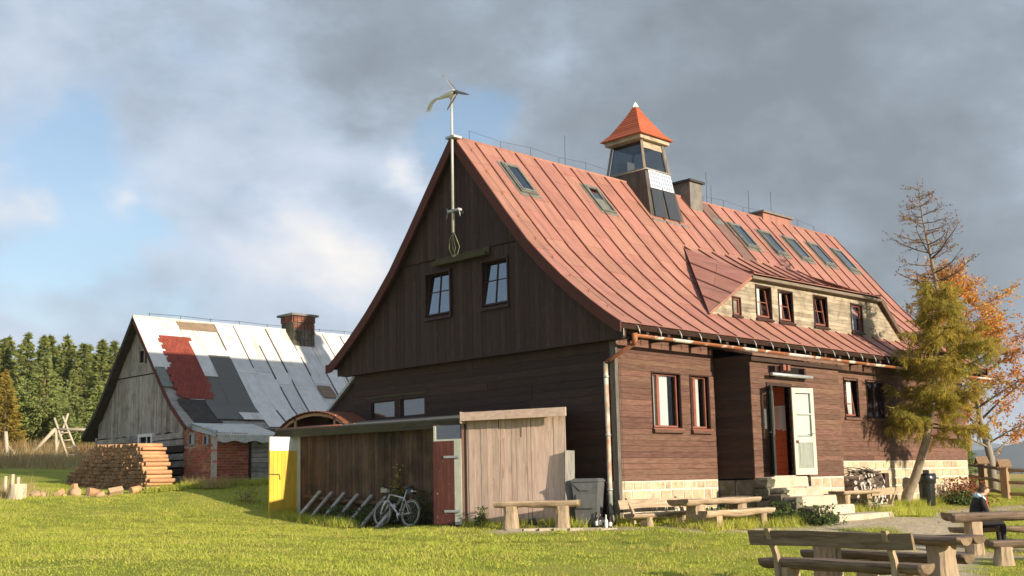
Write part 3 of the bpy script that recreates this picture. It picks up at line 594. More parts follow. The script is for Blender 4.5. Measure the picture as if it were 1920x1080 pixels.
for k in range(NS):
    x = X0 + .0 + k * SW
    if x + SW > X1 + .3: break
    st = .0 if k % 2 == 0 else .55; cuts = [0] + [c for c in np.arange(1.08 + st, AL[-1] - .3, 1.12)] + [AL[-1]]
    for i, (a, b) in enumerate(zip(cuts[:-1], cuts[1:])):
        ya, yb = y_at(a), y_at(b)
        if x > 6.8 and x + SW < 12.9 and ya > .55 and yb < 3.1: continue
        key = (k % 2, i)
        if key not in MESHES: MESHES[key] = sheet_mesh(ya, yb + .02 if yb < 4.8 else yb, .014)
        o = bpy.data.objects.new('roof_sheet', MESHES[key]); o.location = (x + U(-.002, .002), 0, U(0, .004)); reg(o, lodge)
        if k == 14 and i > 2: o.material_slots[0].link = 'OBJECT'; o.material_slots[0].material = ROOFG
def seam_mesh(y0, y1):
    pts = prof_pts(y0, y1); a = offs(pts, .010); b = offs(pts, .052); n = len(pts); vs = []
    for x in (-.014, .014): vs += [(x, y, z) for y, z in a] + [(x, y, z) for y, z in b]
    m = 2 * n; fs = []
    for i in range(n - 1): fs += [(n + i, m + n + i, m + n + i + 1, n + i + 1), (i, n + i, n + i + 1, i + 1), (m + i, m + i + 1, m + n + i + 1, m + n + i)]
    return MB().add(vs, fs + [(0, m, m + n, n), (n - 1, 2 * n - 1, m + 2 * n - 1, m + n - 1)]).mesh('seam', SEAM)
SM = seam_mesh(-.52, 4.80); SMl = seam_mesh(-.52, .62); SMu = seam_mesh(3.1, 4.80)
for k in range(1, NS):
    x = X0 + k * SW
    if x > X1: break
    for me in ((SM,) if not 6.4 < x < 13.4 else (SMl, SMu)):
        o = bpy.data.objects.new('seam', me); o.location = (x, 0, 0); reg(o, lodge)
rear = MB(); tp = [(9.7 - y, z) for y, z in offs(prof_pts(-.54, 4.85), .008)]
rear.add([(X0, y, z) for y, z in tp] + [(X1, y, z) for y, z in tp], [(i, i + 1, len(tp) + i + 1, len(tp) + i) for i in range(len(tp) - 1)]).obj('rear_roof_sheet', ROOF, lodge)
MB().tube([(X0 - .02, 4.85, 8.925), (X1, 4.85, 8.925)], .055, 8).obj('ridge_cap', ROOF, lodge)
for sgn, nm in ((1, 0), (-1, 1)):
    f = (lambda y: y) if sgn == 1 else (lambda y: 9.7 - y)
    for xa, xb in ((X0 - .035, X0 + .01), (X1 - .01, X1 + .03)):
        t = offs(prof_pts(-.56 if sgn == 1 else -.70, 4.85), .045); b = offs(prof_pts(-.56 if sgn == 1 else -.70, 4.85), -.20); t[-1] = (4.85, 8.99); b[-1] = (4.85, 8.62); n = len(t)
        vs = [(xa, f(y), z) for y, z in t] + [(xa, f(y), z) for y, z in b] + [(xb, f(y), z) for y, z in t] + [(xb, f(y), z) for y, z in b]; fs = []
        for i in range(n - 1): fs += [(i, i + 1, n + i + 1, n + i), (2 * n + i, 3 * n + i, 3 * n + i + 1, 2 * n + i + 1), (i, 2 * n + i, 2 * n + i + 1, i + 1), (n + i, n + i + 1, 3 * n + i + 1, 3 * n + i)]
        MB().add(vs, fs + [(0, n, 3 * n, 2 * n), (n - 1, 3 * n - 1, 4 * n - 1, 2 * n - 1)]).obj('barge_board', BARGE, lodge)
# --- dormer
DY = .5; A1, A2 = (6.8, 2.95, rz(2.95) + .03), (12.9, 2.95, rz(2.95) + .03)
TL, TR, BL, BR = (6.3, DY, 5.44), (13.35, DY, 5.50), (4.25, DY, 4.17), (14.95, DY, 4.17)
HD = [(5.48, 5.80, 4.28, 4.72), (6.60, 7.30, 4.30, 5.16), (7.72, 8.40, 4.30, 5.14), (9.58, 10.28, 4.32, 5.18), (11.72, 12.36, 4.33, 5.14)]
dorm = MB()
def lx(z): return BL[0] + (TL[0] - BL[0]) * (z - BL[2]) / (TL[2] - BL[2])
def rx(z): return BR[0] + (TR[0] - BR[0]) * (z - BR[2]) / (TR[2] - BR[2])
wall_holes('dormer_wall', 'y', DY + .03, .08, 6.40, 13.25, 4.16, 5.40, HD, BLEACH['x'], lodge)
MB().add([(4.25, DY + .07, 4.16), (6.41, DY + .07, 4.16), (6.41, DY + .07, 5.4), (6.2, DY + .07, 5.38)], [(0, 1, 2, 3)]).obj('dormer_wall', BLEACH['x'], lodge, fix=False)
MB().add([(13.24, DY + .04, 4.16), (14.95, DY + .04, 4.16), (13.24, DY + .04, 5.4)], [(0, 1, 2)]).obj('dormer_wall', BLEACH['x'], lodge, fix=False)
z = 4.17
while z < 5.40:
    t = min(z + .112, 5.44); zc = (z + t) / 2; segs = [(lx(zc) + .03, rx(zc) - .03)]
    for a, b, c, d in HD:
        if c - .05 < zc < d + .05:
            ns = []
            for p, q in segs:
                if b <= p or a >= q: ns.append((p, q)); continue
                ns += [(p, a - .04)] if a - .04 > p else []; ns += [(b + .04, q)] if b + .04 < q else []
            segs = ns
    for p, q in segs:
        ks = [p] + ([p + (q - p) * U(.35, .65)] if q - p > 2.4 else []) + [q]
        for u, v in zip(ks[:-1], ks[1:]): board('dormer_plank', ((u + v) / 2, DY + .012 + U(-.004, .004), zc), (v - u - .004, .026, t - z - .005), BLEACH['x'], lodge, (R(1.4), 0, 0))
    z = t
for i, (a, b, c, d) in enumerate(HD):
    window(lodge, (a, DY + .01, c), (1, 0, 0), NY, b - a, d - c, DARKFR, depth=.07 if i else .03, case=.04, sill=True, tiltin=R(7) if i in (1, 2, 3) else 0, sashm=REDFR,
           muntins=[('v', .5), ('h', .5)] if i in (1, 2, 3) else [], curtain=[(.04, .55, .02, .98)] if i in (1, 2, 4) else None, jambm=DARKFR)
def slab(name, pts, th, m, parent):
    p = [Vector(q) for q in pts]; n = (p[1] - p[0]).cross(p[2] - p[0]).normalized(); n = n if n.z > 0 else -n; k = len(p)
    return MB().add([q + n * .0 for q in p] + [q - n * th for q in p], [tuple(range(k)), tuple(range(2 * k - 1, k - 1, -1))] + [(i, (i + 1) % k, k + (i + 1) % k, k + i) for i in range(k)]).obj(name, m, parent)
def lerp(a, b, t): return tuple(a[i] + (b[i] - a[i]) * t for i in range(3))
TLo, TRo = (6.28, DY - .18, 5.40), (13.4, DY - .18, 5.46)
n = 9
for i in range(n):   # the shallow dormer roof, swooping up into the main slope
    for j, (s0, s1) in enumerate(((0, .34), (.34, .68), (.68, 1))):
        e = lambda u, v: (lambda q: (q[0], q[1], q[2] - .22 * math.sin(math.pi * min(1, v)) * (1 - .15 * v) + (.05)))(lerp(lerp(TLo, TRo, u), lerp(A1, A2, u), v))
        u0, u1 = i / n + .0006, (i + 1) / n - .0006; vm = (s0 + s1) / 2
        vs = [e(u0, s0), e(u1, s0), e(u1, vm), e(u0, vm), e(u1, s1), e(u0, s1)]; lo = [(a, b, c - .02) for a, b, c in vs]
        MB().add(vs + lo, [(0, 1, 2, 3), (3, 2, 4, 5), (0, 6, 7, 1), (1, 7, 8, 2), (2, 8, 10, 4), (0, 3, 9, 6), (3, 5, 11, 9), (6, 9, 8, 7), (9, 11, 10, 8)]).obj('roof_sheet', ROOF, lodge, fix=True)
for i in range(n + 1):
    pts = [(lambda q: (q[0], q[1], q[2] - .22 * math.sin(math.pi * v) * (1 - .15 * v) + .075))(lerp(lerp(TLo, TRo, i / n), lerp(A1, A2, i / n), v)) for v in (0, .2, .4, .6, .8, 1)]
    vs = []
    for q in pts: vs += [(q[0] - .014, q[1], q[2] - .03), (q[0] - .014, q[1], q[2] + .025), (q[0] + .014, q[1], q[2] + .025), (q[0] + .014, q[1], q[2] - .03)]
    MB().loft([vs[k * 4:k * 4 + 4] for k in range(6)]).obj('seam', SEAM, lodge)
MB().add([(6.2, DY - .2, 5.29), (13.45, DY - .2, 5.35), (13.45, DY - .2, 5.43), (6.2, DY - .2, 5.37), (6.2, DY + .04, 5.29), (13.45, DY + .04, 5.35), (13.45, DY + .04, 5.44), (6.2, DY + .04, 5.38)],
         [(0, 3, 2, 1), (4, 5, 6, 7), (0, 1, 5, 4), (2, 3, 7, 6), (0, 4, 7, 3), (1, 2, 6, 5)]).obj('dormer_fascia', woods('fascia_wood', (.13, .10, .075), (.24, .20, .15), bump=.3)['x'], lodge)
# side cheeks, in sheets
def cheek(A, T, B):
    A = Vector(A) + Vector((0, 0, .04)); T = Vector(T); B = Vector(B) + Vector((0, -.12, 0))
    rows = 4
    for i in range(rows):
        a, b = i / rows, (i + 1) / rows; p0, p1 = B.lerp(A, a), B.lerp(A, b); q0, q1 = B.lerp(T, a), B.lerp(T, b)
        m0, m1 = p0.lerp(q0, .5), p1.lerp(q1, .5)
        for quad in (([p0, m0, m1, p1]), ([m0, q0, q1, m1])):
            if (quad[0] - quad[1]).length < .01: quad = [quad[0], quad[2], quad[3]]
            c = sum(quad, Vector()) / len(quad); MB().tube([quad[0] + Vector((-.01, -.01, .012)), quad[1] + Vector((-.01, -.01, .012))], .016, 4, False).obj('seam', ROOF, lodge) if i else None; slab('roof_sheet', [q + (c - q) * .008 for q in quad], .02, ROOF, lodge)
cheek(A1, (TL[0] - .03, DY - .16, TL[2] - .03), BL); cheek(A2, (TR[0] + .05, DY - .16, TR[2] - .03), BR)
MB().tube([(TR[0] + .03, DY - .17, TR[2] - .1), (BR[0] + .05, DY - .10, BR[2])], .06, 4, False).obj('dormer_verge', MATS['fascia_wood_x'], lodge)
MB().tube([(TL[0] - .03, DY - .15, TL[2] - .1), (BL[0], DY - .12, BL[2])], .03, 4, False).obj('dormer_verge', ROOF, lodge)
# --- skylights
def skylight(x0, x1, ya, yb, opened=False):
    z0, z1 = rz(ya), rz(yb); ty = Vector((0, yb - ya, z1 - z0)); L_ = ty.length; t = ty.normalized(); nn = Vector((0, -t.z, t.y))
    T = Matrix(((1, 0, 0, x0), (0, t.y, nn.y, ya), (0, t.z, nn.z, z0), (0, 0, 0, 1))); w = x1 - x0; f = MB()
    for a in ((-.05, 0, -.05, L_ + .05), (w, w + .05, -.05, L_ + .05), (0, w, -.05, 0), (0, w, L_, L_ + .05)): f.box(a[0], a[1], a[2], a[3], .0, .085, T)
    f.box(-.12, w + .12, -.16, L_ + .12, .02, .032, T)
    s = f.obj('skylight', mat('skylight_zinc', (.14, .145, .12), (.22, .22, .19), scale=6, rough=.5, metal=.2), lodge)
    T2 = T @ (Matrix.Translation((0, L_, .05)) @ Matrix.Rotation(R(5), 4, 'X') @ Matrix.Translation((0, -L_, -.05))) if opened else T
    g = MB()
    for a in ((.01, .06, .01, L_ - .01), (w - .06, w - .01, .01, L_ - .01), (.06, w - .06, .01, .07), (.06, w - .06, L_ - .07, L_ - .01)): g.box(a[0], a[1], a[2], a[3], .05, .10, T2)
    g.obj('sash', MATS['skylight_zinc'], s); MB().box(.06, w - .06, .07, L_ - .07, .066, .074, T2).obj('pane', GLR, s)
    return s
skylight(.83, 1.36, 3.64, 4.33); skylight(4.0, 4.5, 3.64, 4.28, True)
for x in (10.95, 12.65, 14.2, 15.75, 17.4): skylight(x, x + .62, 3.54, 4.22)
board('patch_sheet', (10.4, 4.2, rz(4.2) + .04), (.5, .28, .012), MATS['skylight_zinc'], lodge, (math.atan2(1.25, 1), 0, 0))
# --- lantern tower
tw = MB().add([(6.43, 3.80, 7.55), (8.10, 3.80, 7.55), (8.10, 5.90, 7.55), (6.43, 5.90, 7.55), (6.60, 4.12, 9.22), (7.80, 4.12, 9.22), (7.80, 5.58, 9.22), (6.60, 5.58, 9.22)],
              [(0, 3, 2, 1), (4, 5, 6, 7), (0, 1, 5, 4), (1, 2, 6, 5), (2, 3, 7, 6), (3, 0, 4, 7)]).obj('lantern_tower', TOWERB, lodge)
def tpt(x, y, z):   # a point of the tapering glazed stage: x, y in -1..1, z in 0..1
    hx = .60 + (.50 - .60) * z; hy = .73 + (.56 - .73) * z
    return Vector((7.2 + x * hx, 4.85 + y * hy, 9.22 + 1.02 * z))
def tquad(a, b, th=.02): return None
fr = MB()
for x, y in ((-1, -1), (1, -1), (1, 1), (-1, 1)): fr.tube([tpt(x, y, 0), tpt(x, y, 1)], .05, 4, False)
for z_, w in ((0, .05), (1, .10)):
    cs = [tpt(x, y, z_) for x, y in ((-1, -1), (1, -1), (1, 1), (-1, 1))]
    for a, b in zip(cs, cs[1:] + cs[:1]): fr.tube([a, b], w, 4, False)
fr.obj('glazing_frame', mat('tower_timber', (.17, .135, .10), (.30, .255, .20), scale=14, stretch=(1, 1, .2), bump=.4), tw)
for s4 in (((-1, -1), (1, -1)), ((1, -1), (1, 1)), ((1, 1), (-1, 1)), ((-1, 1), (-1, -1))):
    (xa, ya), (xb, yb) = s4; MB().add([tpt(xa * .93, ya * .93, .03), tpt(xb * .93, yb * .93, .03), tpt(xb * .93, yb * .93, .93), tpt(xa * .93, ya * .93, .93)], [(0, 1, 2, 3)]).obj('pane', GLT, tw)
MB().add([tpt(.93, -.96, .70), tpt(-.93, -.96, .70), tpt(-.93, -.96, .95), tpt(.93, -.96, .95)], [(0, 1, 2, 3)]).obj('head_board', BLEACH['x'], tw)
MB().box(6.75, 7.1, 4.9, 5.3, 9.26, 9.62).obj('cabinet', WHITEP, tw)
ev = MB().box(6.50, 7.90, 4.15, 5.55, 10.17, 10.34).obj('eave_board', BLEACH['x'], tw)
hp = [(.78, 10.31), (.57, 10.53), (.40, 10.80), (.20, 11.12), (.0, 11.52)]
dirs = ((-1, -1), (1, -1), (1, 1), (-1, 1))
for q in range(4):
    a, b = dirs[q], dirs[(q + 1) % 4]
    for (r0, z0), (r1, z1) in zip(hp[:-1], hp[1:]):
        sub = max(2, int(round((z1 - z0) / .09)))
        for i in range(sub):
            ra, rb = r0 + (r1 - r0) * i / sub, r0 + (r1 - r0) * (i + 1) / sub; za, zb = z0 + (z1 - z0) * i / sub, z0 + (z1 - z0) * (i + 1) / sub
            ro = ra + .022; P = [Vector((7.2 + a[0] * ro, 4.85 + a[1] * ro, za + .004)), Vector((7.2 + b[0] * ro, 4.85 + b[1] * ro, za + .004)), Vector((7.2 + b[0] * rb, 4.85 + b[1] * rb, zb + .012)), Vector((7.2 + a[0] * rb, 4.85 + a[1] * rb, zb + .012))]
            slab('tile_course', P if rb > .01 else P[:3], .035, TILE, tw)
MB().lathe([(.13, 11.40), (.07, 11.50), (.0, 11.60)], (7.2, 4.85, 0), 4, False).obj('finial', WHITEP, tw)
for x0, x1 in ((6.60, 7.13), (7.30, 7.84)):   # panels on the sloping front
    f = lambda x, t: (x + (t * (.10) if x < 7.2 else -t * .08), 3.80 + (4.12 - 3.80) * t - .05, 7.55 + 1.67 * t)
    for nm, t0, t1, m in (('collector', .10, .62, COLLB), ('solar_panel', .64, .98, PVW)):
        a, b, c, d = f(x0, t0), f(x1, t0), f(x1, t1), f(x0, t1); o = slab(nm, [a, b, c, d], .05, m, tw)
        if nm == 'solar_panel':
            for i in range(4):
                for j in range(4):
                    g = lambda u, v: lerp(lerp(a, b, u), lerp(d, c, u), v); e = Vector((0, -.006, .002))
                    o2 = slab('cell', [Vector(g((i + .12) / 4 * .92 + .04, (j + .12) / 4 * .92 + .04)) + e, Vector(g((i + .88) / 4 * .92 + .04, (j + .12) / 4 * .92 + .04)) + e, Vector(g((i + .88) / 4 * .92 + .04, (j + .88) / 4 * .92 + .04)) + e, Vector(g((i + .12) / 4 * .92 + .04, (j + .88) / 4 * .92 + .04)) + e], .004, PVC, tw)
MB().tube([tpt(-1.05, 1, -.02), tpt(-1.05, -1.08, -.02), tpt(1, -1.1, -.02)], .018, 5).obj('cable', ZINC, tw)
MB().box(6.38, 8.15, 3.70, 3.80, 7.42, 7.60).obj('flashing', LEAD, tw)
# --- chimneys
c1 = MB().box(9.28, 9.92, 4.45, 5.15, 8.3, 9.36).obj('chimney', LEAD, lodge); MB().box(9.2, 10.0, 4.37, 5.23, 9.36, 9.43).obj('chimney_cap', IRON, c1)
c2 = MB().box(13.9, 15.7, 4.75, 5.4, 8.5, 9.12).obj('chimney', ROOF, lodge); MB().box(13.82, 15.78, 4.67, 5.48, 9.12, 9.19).obj('chimney_cap', LEAD, c2)
# --- lightning wire and rods on the ridge
rd = MB(); pts = [(X0 + .6 + i * 1.15, 4.85, 9.18 + .03 * (-1) ** i) for i in range(16)]; rd.tube(pts, .004, 4)
for p in pts: rd.tube([(p[0], p[1], 8.94), p], .008, 4)
rd.obj('lightning_wire', IRON, lodge)
for x, h in ((3.9, .75), (11.0, .5), (10.75, .9), (13.2, .7), (14.6, .9)): MB().tube([(x, 4.86, 8.95), (x + .02, 4.86, 9.1 + h)], .009, 4).obj('lightning_rod', IRON, lodge)
for i in range(9):
    y = 4.5 - i * .55; MB().tube([(-.1, y, rz(y)), (-.1, y - .05, rz(y) + .10), (-.02, y - .05, rz(y) + .12)], .01, 4).obj('wire_clip', RUST, lodge)
MB().tube([(-.1, y, rz(y) + .10) for y in np.linspace(4.8, -.4, 14)], .005, 4).obj('lightning_wire', IRON, lodge)
# --- gutter, hooks, rafter ends, downpipe
def gut(x0, x1, m):
    b = MB(); n = 7; s = []
    for x in (x0, x1):
        z = 3.20 - .004 * x; s.append([(x, -.665 + .068 * math.cos(math.pi + math.pi * j / n), z + .068 * math.sin(math.pi + math.pi * j / n)) for j in range(n + 1)] + [(x, -.665 + .062 * math.cos(2 * math.pi - math.pi * j / n), z + .062 * math.sin(2 * math.pi - math.pi * j / n)) for j in range(n + 1)])
    return b.loft(s).obj('gutter', m, lodge)
gx = [-.12, .35, 3.9, 7.6, 11.2, 14.8, 18.7]
for i, (a, b) in enumerate(zip(gx[:-1], gx[1:])): gut(a, b - .004, RUST if i == 0 else GUT)
for i in range(24):
    x = .18 + i * .77; MB().tube([(x, -.46, 3.47), (x, -.54, 3.42), (x, -.58, 3.34), (x, -.60, 3.24)], .014, 5).obj('gutter_hook', ZINC, lodge)
    MB().box(x + .28, x + .38, -.56, .02, 3.16, 3.30).obj('rafter_end', DARK['y'], lodge)
MB().tube([(-.10, -.67, 3.22), (-.09, -.67, 3.10), (-.07, -.62, 2.98)], .06, 8).obj('gutter_outlet', RUST, lodge)
MB().tube([(-.07, -.62, 2.99), (-.10, .02, 2.72), (-.13, .16, 2.64)], .052, 8).obj('downpipe', RUSTD, lodge)
dp = MB().tube([(-.13, .17, 2.66), (-.12, .17, 1.1), (-.12, .17, -.55), (-.12, .13, -.9)], .052, 10).obj('downpipe', mat('downpipe_paint', (.40, .21, .11), (.55, .50, .43), scale=3, stretch=(1, 1, .5), lo=.4, hi=.55, rough=.55, c3=(.20, .22, .18), s3=2.2, t3=(.5, .62)), lodge)
for z in (2.3, 1.0, -.2): MB().lathe([(.053, z), (.066, z), (.066, z + .05), (.053, z + .05)], (-.12, .17, 0), 10).obj('pipe_collar', ZINC, dp)
MB().tube([(.10, -.06, 3.0), (.10, -.06, .2), (.11, -.07, -.9)], .006, 4).obj('lightning_wire', IRON, lodge)
# --- low rear wing seen past the gable
MB().add([(.12, 9.58, -.9), (.12, 11.05, -.9), (.12, 11.05, 2.15), (.12, 9.58, 3.16), (8, 9.58, -.9), (8, 11.05, -.9), (8, 11.05, 2.15), (8, 9.58, 3.16)], [(0, 3, 2, 1), (4, 5, 6, 7), (0, 1, 5, 4), (1, 2, 6, 5), (2, 3, 7, 6), (3, 0, 4, 7)]).obj('rear_wing', DARK['y'], lodge)
slab('rear_wing_roof', [(0.0, 9.55, 3.24), (8.1, 9.55, 3.24), (8.1, 11.2, 2.10), (0.0, 11.2, 2.10)], .08, ZINC, lodge)
# --- stone steps
steps = thing('stone_steps', 'worn pale sandstone steps climbing to the open lodge door', 'steps', (5.3, -2.2, -1.0), world=True)
def rough_block(name, x0, x1, y0, y1, z0, z1, m, parent, j=.02, c=.025):
    q = lambda v: v + U(-j, j); b = MB(); t = [(q(x0 + c), q(y0 + c), z1), (q(x1 - c), q(y0 + c), z1), (q(x1 - c), q(y1), z1), (q(x0 + c), q(y1), z1)]
    m_ = [(q(x0), q(y0), z1 - c), (q(x1), q(y0), z1 - c), (q(x1), q(y1), z1 - c), (q(x0), q(y1), z1 - c)]; l = [(q(x0), q(y0), z0), (q(x1), q(y0), z0), (q(x1), q(y1), z0), (q(x0), q(y1), z0)]
    return b.add(t + m_ + l, [(0, 1, 2, 3)] + [(i + k, (i + 1) % 4 + k, (i + 1) % 4 + k + 4, i + k + 4) for k in (0, 4) for i in range(4)] + [(8, 11, 10, 9)]).obj(name, m, parent)
ST = [(3.90, 5.50, -1.42, PF + .02, -.27, .02), (3.92, 4.75, -1.80, -1.38, -.50, -.235), (4.77, 5.58, -1.78, -1.38, -.50, -.225), (3.95, 5.55, -2.15, -1.75, -.75, -.44), (4.0, 5.60, -2.55, -2.1, -1.1, -.665), (3.9, 6.5, -3.1, -2.5, -1.2, -.87)]
for s in ST: rough_block('step', *s, STEPST, steps)
for i in range(4):
    y0 = -1.06 - i * .37; top = (-.0, -.25, -.46, -.69)[i]; z = -1.15
    while z < top - .05:
        t = min(z + U(.2, .3), top); t = top if top - t < .1 else t
        rough_block('side_stone', 3.70 + U(-.06, .04), 3.98, y0 - .37, y0, z + .01, t, STONED, steps, .03, .05); z = t
# ------------------------------------------------------------------ wind turbine on its mast
TX, TY = -.60, 4.66
tb = thing('wind_turbine', 'small white wind turbine with black blades on a pole fixed to the gable', 'wind turbine', (TX, TY, 6.3), world=True)
MB().tube([(TX, TY + .02, 6.34), (TX, TY, 8.9), (TX, TY, 9.90)], [.036, .034, .03], 10).obj('pole', mat('mast_grey', (.46, .45, .42), (.58, .57, .53), scale=5, rough=.5, metal=.3), tb)
MB().tube([(TX, TY, 9.86), (TX, TY, 9.98)], .05, 8).tube([(TX, TY - .16, 9.98), (TX, TY - .08, 10.00), (TX, TY + .10, 10.01), (TX, TY + .40, 10.00), (TX, TY + .62, 10.02), (TX, TY + .80, 9.94), (TX, TY + .92, 9.82)], [.05, .085, .085, .045, .04, .05, .03], 10).obj('nacelle', WHITEP, tb)
MB().add([(TX + d, y, z) for d in (-.008, .008) for y, z in ((TY + .62, 10.04), (TY + .86, 10.00), (TY + 1.0, 9.76), (TY + .84, 9.75))], [(0, 1, 2, 3), (4, 7, 6, 5), (0, 4, 5, 1), (1, 5, 6, 2), (2, 6, 7, 3), (3, 7, 4, 0)]).obj('tail_fin', WHITEP, tb)
MB().lathe([(.0, -.07), (.05, -.04), (.065, 0), (.065, .05)], (0, 0, 0), 12).obj('hub', IRON, tb).matrix_basis = Matrix.Translation((TX, TY - .20, 9.98)) @ Matrix.Rotation(R(-90), 4, 'X')
for a in (80, 205, 318):
    M = Matrix.Translation((TX, TY - .22, 9.98)) @ Matrix.Rotation(R(a), 4, 'Y') @ Matrix.Rotation(R(-14), 4, 'X')
    MB().loft([[M @ Vector((x, y, z)) for x, y in ((-w, -.004), (0, -.012), (w, .004), (0, .010))] for z, w in ((.04, .02), (.14, .042), (.35, .03), (.56, .010))]).obj('blade', BLACKP, tb)
MB().box(TX - .09, TX + .2, TY - .16, TY + .16, 8.80, 8.86).obj('clamp', ZINC, tb)
MB().box(TX - .03, TX + .36, TY - .02, TY + .02, 6.89, 6.93).box(TX - .03, TX + .10, TY - .22, TY + .20, 6.88, 6.94).tube([(TX, TY + .2, 6.9), (TX, TY + .26, 6.72)], .015, 4).tube([(TX, TY - .22, 6.9), (TX, TY - .26, 6.72)], .015, 4).tube([(TX, TY + .2, 6.9), (TX, TY + .24, 7.0)], .015, 4).obj('clamp', ZINC, tb)
wc = mat('cable_yellow', (.35, .34, .12), (.12, .12, .10), scale=9)
for dy, g in ((.20, 0), (-.19, .02), (.06, -.04), (-.03, .05)):
    MB().tube([(TX, TY, 6.36), (TX - .02, TY + dy * .7, 6.15), (TX + .02, TY + dy, 5.95), (TX + .04, TY + dy * .6 + g, 5.78), (TX, TY + g, 5.72)], .010, 5).obj('cable', wc, tb)
# ------------------------------------------------------------------ lean-to shed along the gable
shed = thing('lean_to_shed', 'low weathered wooden shed built along the lodge gable', 'shed', (-.8, 6, -.95), world=True)
y = 4.55
while y < 10.93:
    w = U(.115, .155); b = min(y + w, 10.95); zb = -.93 + .03 * max(0, y - 6)
    board('wall_board', (-1.0 + U(-.006, .006), (y + b) / 2, (zb + 1.5) / 2), (.024, b - y - .006, 1.5 - zb), SHEDB['z'], shed); y = b
box_obj('inner_wall', -.98, -.94, 4.5, 10.95, -1.0, 1.5, BLACKIN, shed)
box_obj('end_wall', -.95, -.02, 10.90, 10.95, -.9, 1.6, SHEDB['x'], shed)
PA, PB = Vector((-.90, .74, 0)), Vector((-1.72, 3.10, 0)); pd = (PB - PA).normalized(); pn = Vector((-pd.y, pd.x, 0)); pn = pn if pn.x < 0 else -pn; PLn = (PB - PA).length; ang = math.atan2(pd.y, pd.x)
t = 0; i = 0; widths = [.155, .125, .165, .13, .15, .115, .145, .12, .14, .125, .155, .12, .135, .16, .125, .16, .15, .17, .14]
doors = (.95, 1.66)
while t < PLn - .02:
    w = widths[i % len(widths)]; i += 1; e = min(t + w, PLn); gap = .004
    for d in doors:
        if t < d < e: e = d; gap = .02
    c = PA + pd * ((t + e) / 2) + pn * U(-.006, .006)
    if .95 <= t < 1.62 and (i % 7) not in (0, 1):
        zz = 1.06 - .06 * (t - .95) + U(-.02, .02)
        board('wall_board', (c.x, c.y, (zz - .9) / 2), (e - t - gap, .022, zz + .9), PINK['z'], shed, (0, 0, ang)); c2 = c - pn * .02
        board('wall_board', (c2.x, c2.y, (zz + 1.47) / 2 - .01), (e - t - gap, .022, 1.47 - zz + .06), PINK['z'], shed, (0, 0, ang))
    else:
        z0 = -.9 + U(-.02, .03) if t < 2.1 else -.8; z0 = -.86 if t > 2 else z0
        board('wall_board', (c.x, c.y, (1.46 + z0) / 2), (e - t - gap, .022, 1.46 - z0), PINK['z'], shed, (0, 0, ang))
    t = e
q = PA - pn * .05; r_ = PB - pn * .05
MB().add([(q.x, q.y, -1), (r_.x, r_.y, -1), (r_.x, r_.y, 1.5), (q.x, q.y, 1.5)], [(0, 1, 2, 3)]).obj('inner_wall', BLACKIN, shed)
MB().add([(-.92, .74, -1), (-.02, 1.72, -1), (-.02, 1.72, 1.55), (-.92, .74, 1.48)], [(0, 1, 2, 3)]).obj('end_wall', DARK['z'], shed)
def along(t, o, z): p = PA + pd * t + pn * o; return (p.x, p.y, z)
def beam(name, t0, t1, o0, o1, z0, z1, m, parent=shed, skew=0.0): return MB().add([along(t0, o0, z0), along(t1, o0, z0 + skew), along(t1, o1, z0 + skew), along(t0, o1, z0), along(t0, o0, z1), along(t1, o0, z1 + skew), along(t1, o1, z1 + skew), along(t0, o1, z1)], [(0, 3, 2, 1), (4, 5, 6, 7), (0, 1, 5, 4), (1, 2, 6, 5), (2, 3, 7, 6), (3, 0, 4, 7)]).obj(name, m, parent)
beam('fascia', -.12, 2.52, .20, .235, 1.45, 1.645, PINK['y'])
slab('roof_slab', [along(-.12, .20, 1.65), along(2.52, .20, 1.65), (-.02, 3.3, 1.72), (-.02, 1.6, 1.70)], .05, FELT, shed)
beam('fascia_end', 2.50, 2.53, .02, .23, 1.40, 1.66, PINK['y'])
MB().add([(-1.24, 3.3, 1.36), (-1.24, 11.75, 1.45), (-1.20, 11.75, 1.45), (-1.20, 3.3, 1.36), (-1.24, 3.3, 1.55), (-1.24, 11.75, 1.66), (-1.20, 11.75, 1.66), (-1.20, 3.3, 1.55)], [(0, 3, 2, 1), (4, 5, 6, 7), (0, 1, 5, 4), (1, 2, 6, 5), (2, 3, 7, 6), (3, 0, 4, 7)]).obj('fascia', MOSSB, shed)
slab('roof_slab', [(-1.23, 2.9, 1.585), (-1.23, 11.7, 1.69), (0.0, 11.7, 1.88), (0.0, 2.9, 1.74)], .05, FELT, shed)
MB().tube([(-1.22, 11.75, 1.71), (-1.22, 8.6, 1.67)], .02, 6).obj('roof_edge', REDFR, shed)
# post, transom and the red plank door
beam('post', 2.48, 2.53, .03, -.06, -.92, 1.4, DARK['z']); beam('post', 2.54, 2.60, .03, -.05, -.92, 1.4, woods('pinkpost', (.25, .13, .10), (.36, .21, .17), bump=.3)['z'])
beam('door_post', 2.61, 2.79, .05, -.03, -.9, 1.02, CREAMP)
tr_ = beam('transom', 2.61, 3.34, .04, .0, 1.02, 1.06, CREAMP); beam('pane', 2.63, 3.28, .02, .012, 1.06, 1.38, GLR, tr_); beam('transom_frame', 3.28, 3.34, .04, .0, 1.06, 1.38, CREAMP, tr_)
dr_ = beam('door', 2.79, 3.34, .045, .02, -.90, 1.02, REDD); dr_['label'] = 'peeling dark red plank door with two iron straps'
for k in range(6): beam('door_board', 2.795 + k * .0915, 2.795 + k * .0915 + .088, .066, .0455, -.90 + U(0, .02), 1.015, REDD, dr_)
for z in (.62, -.62): beam('hinge', 2.63, 3.05, .088, .067, z, z + .055, ZINC, dr_)
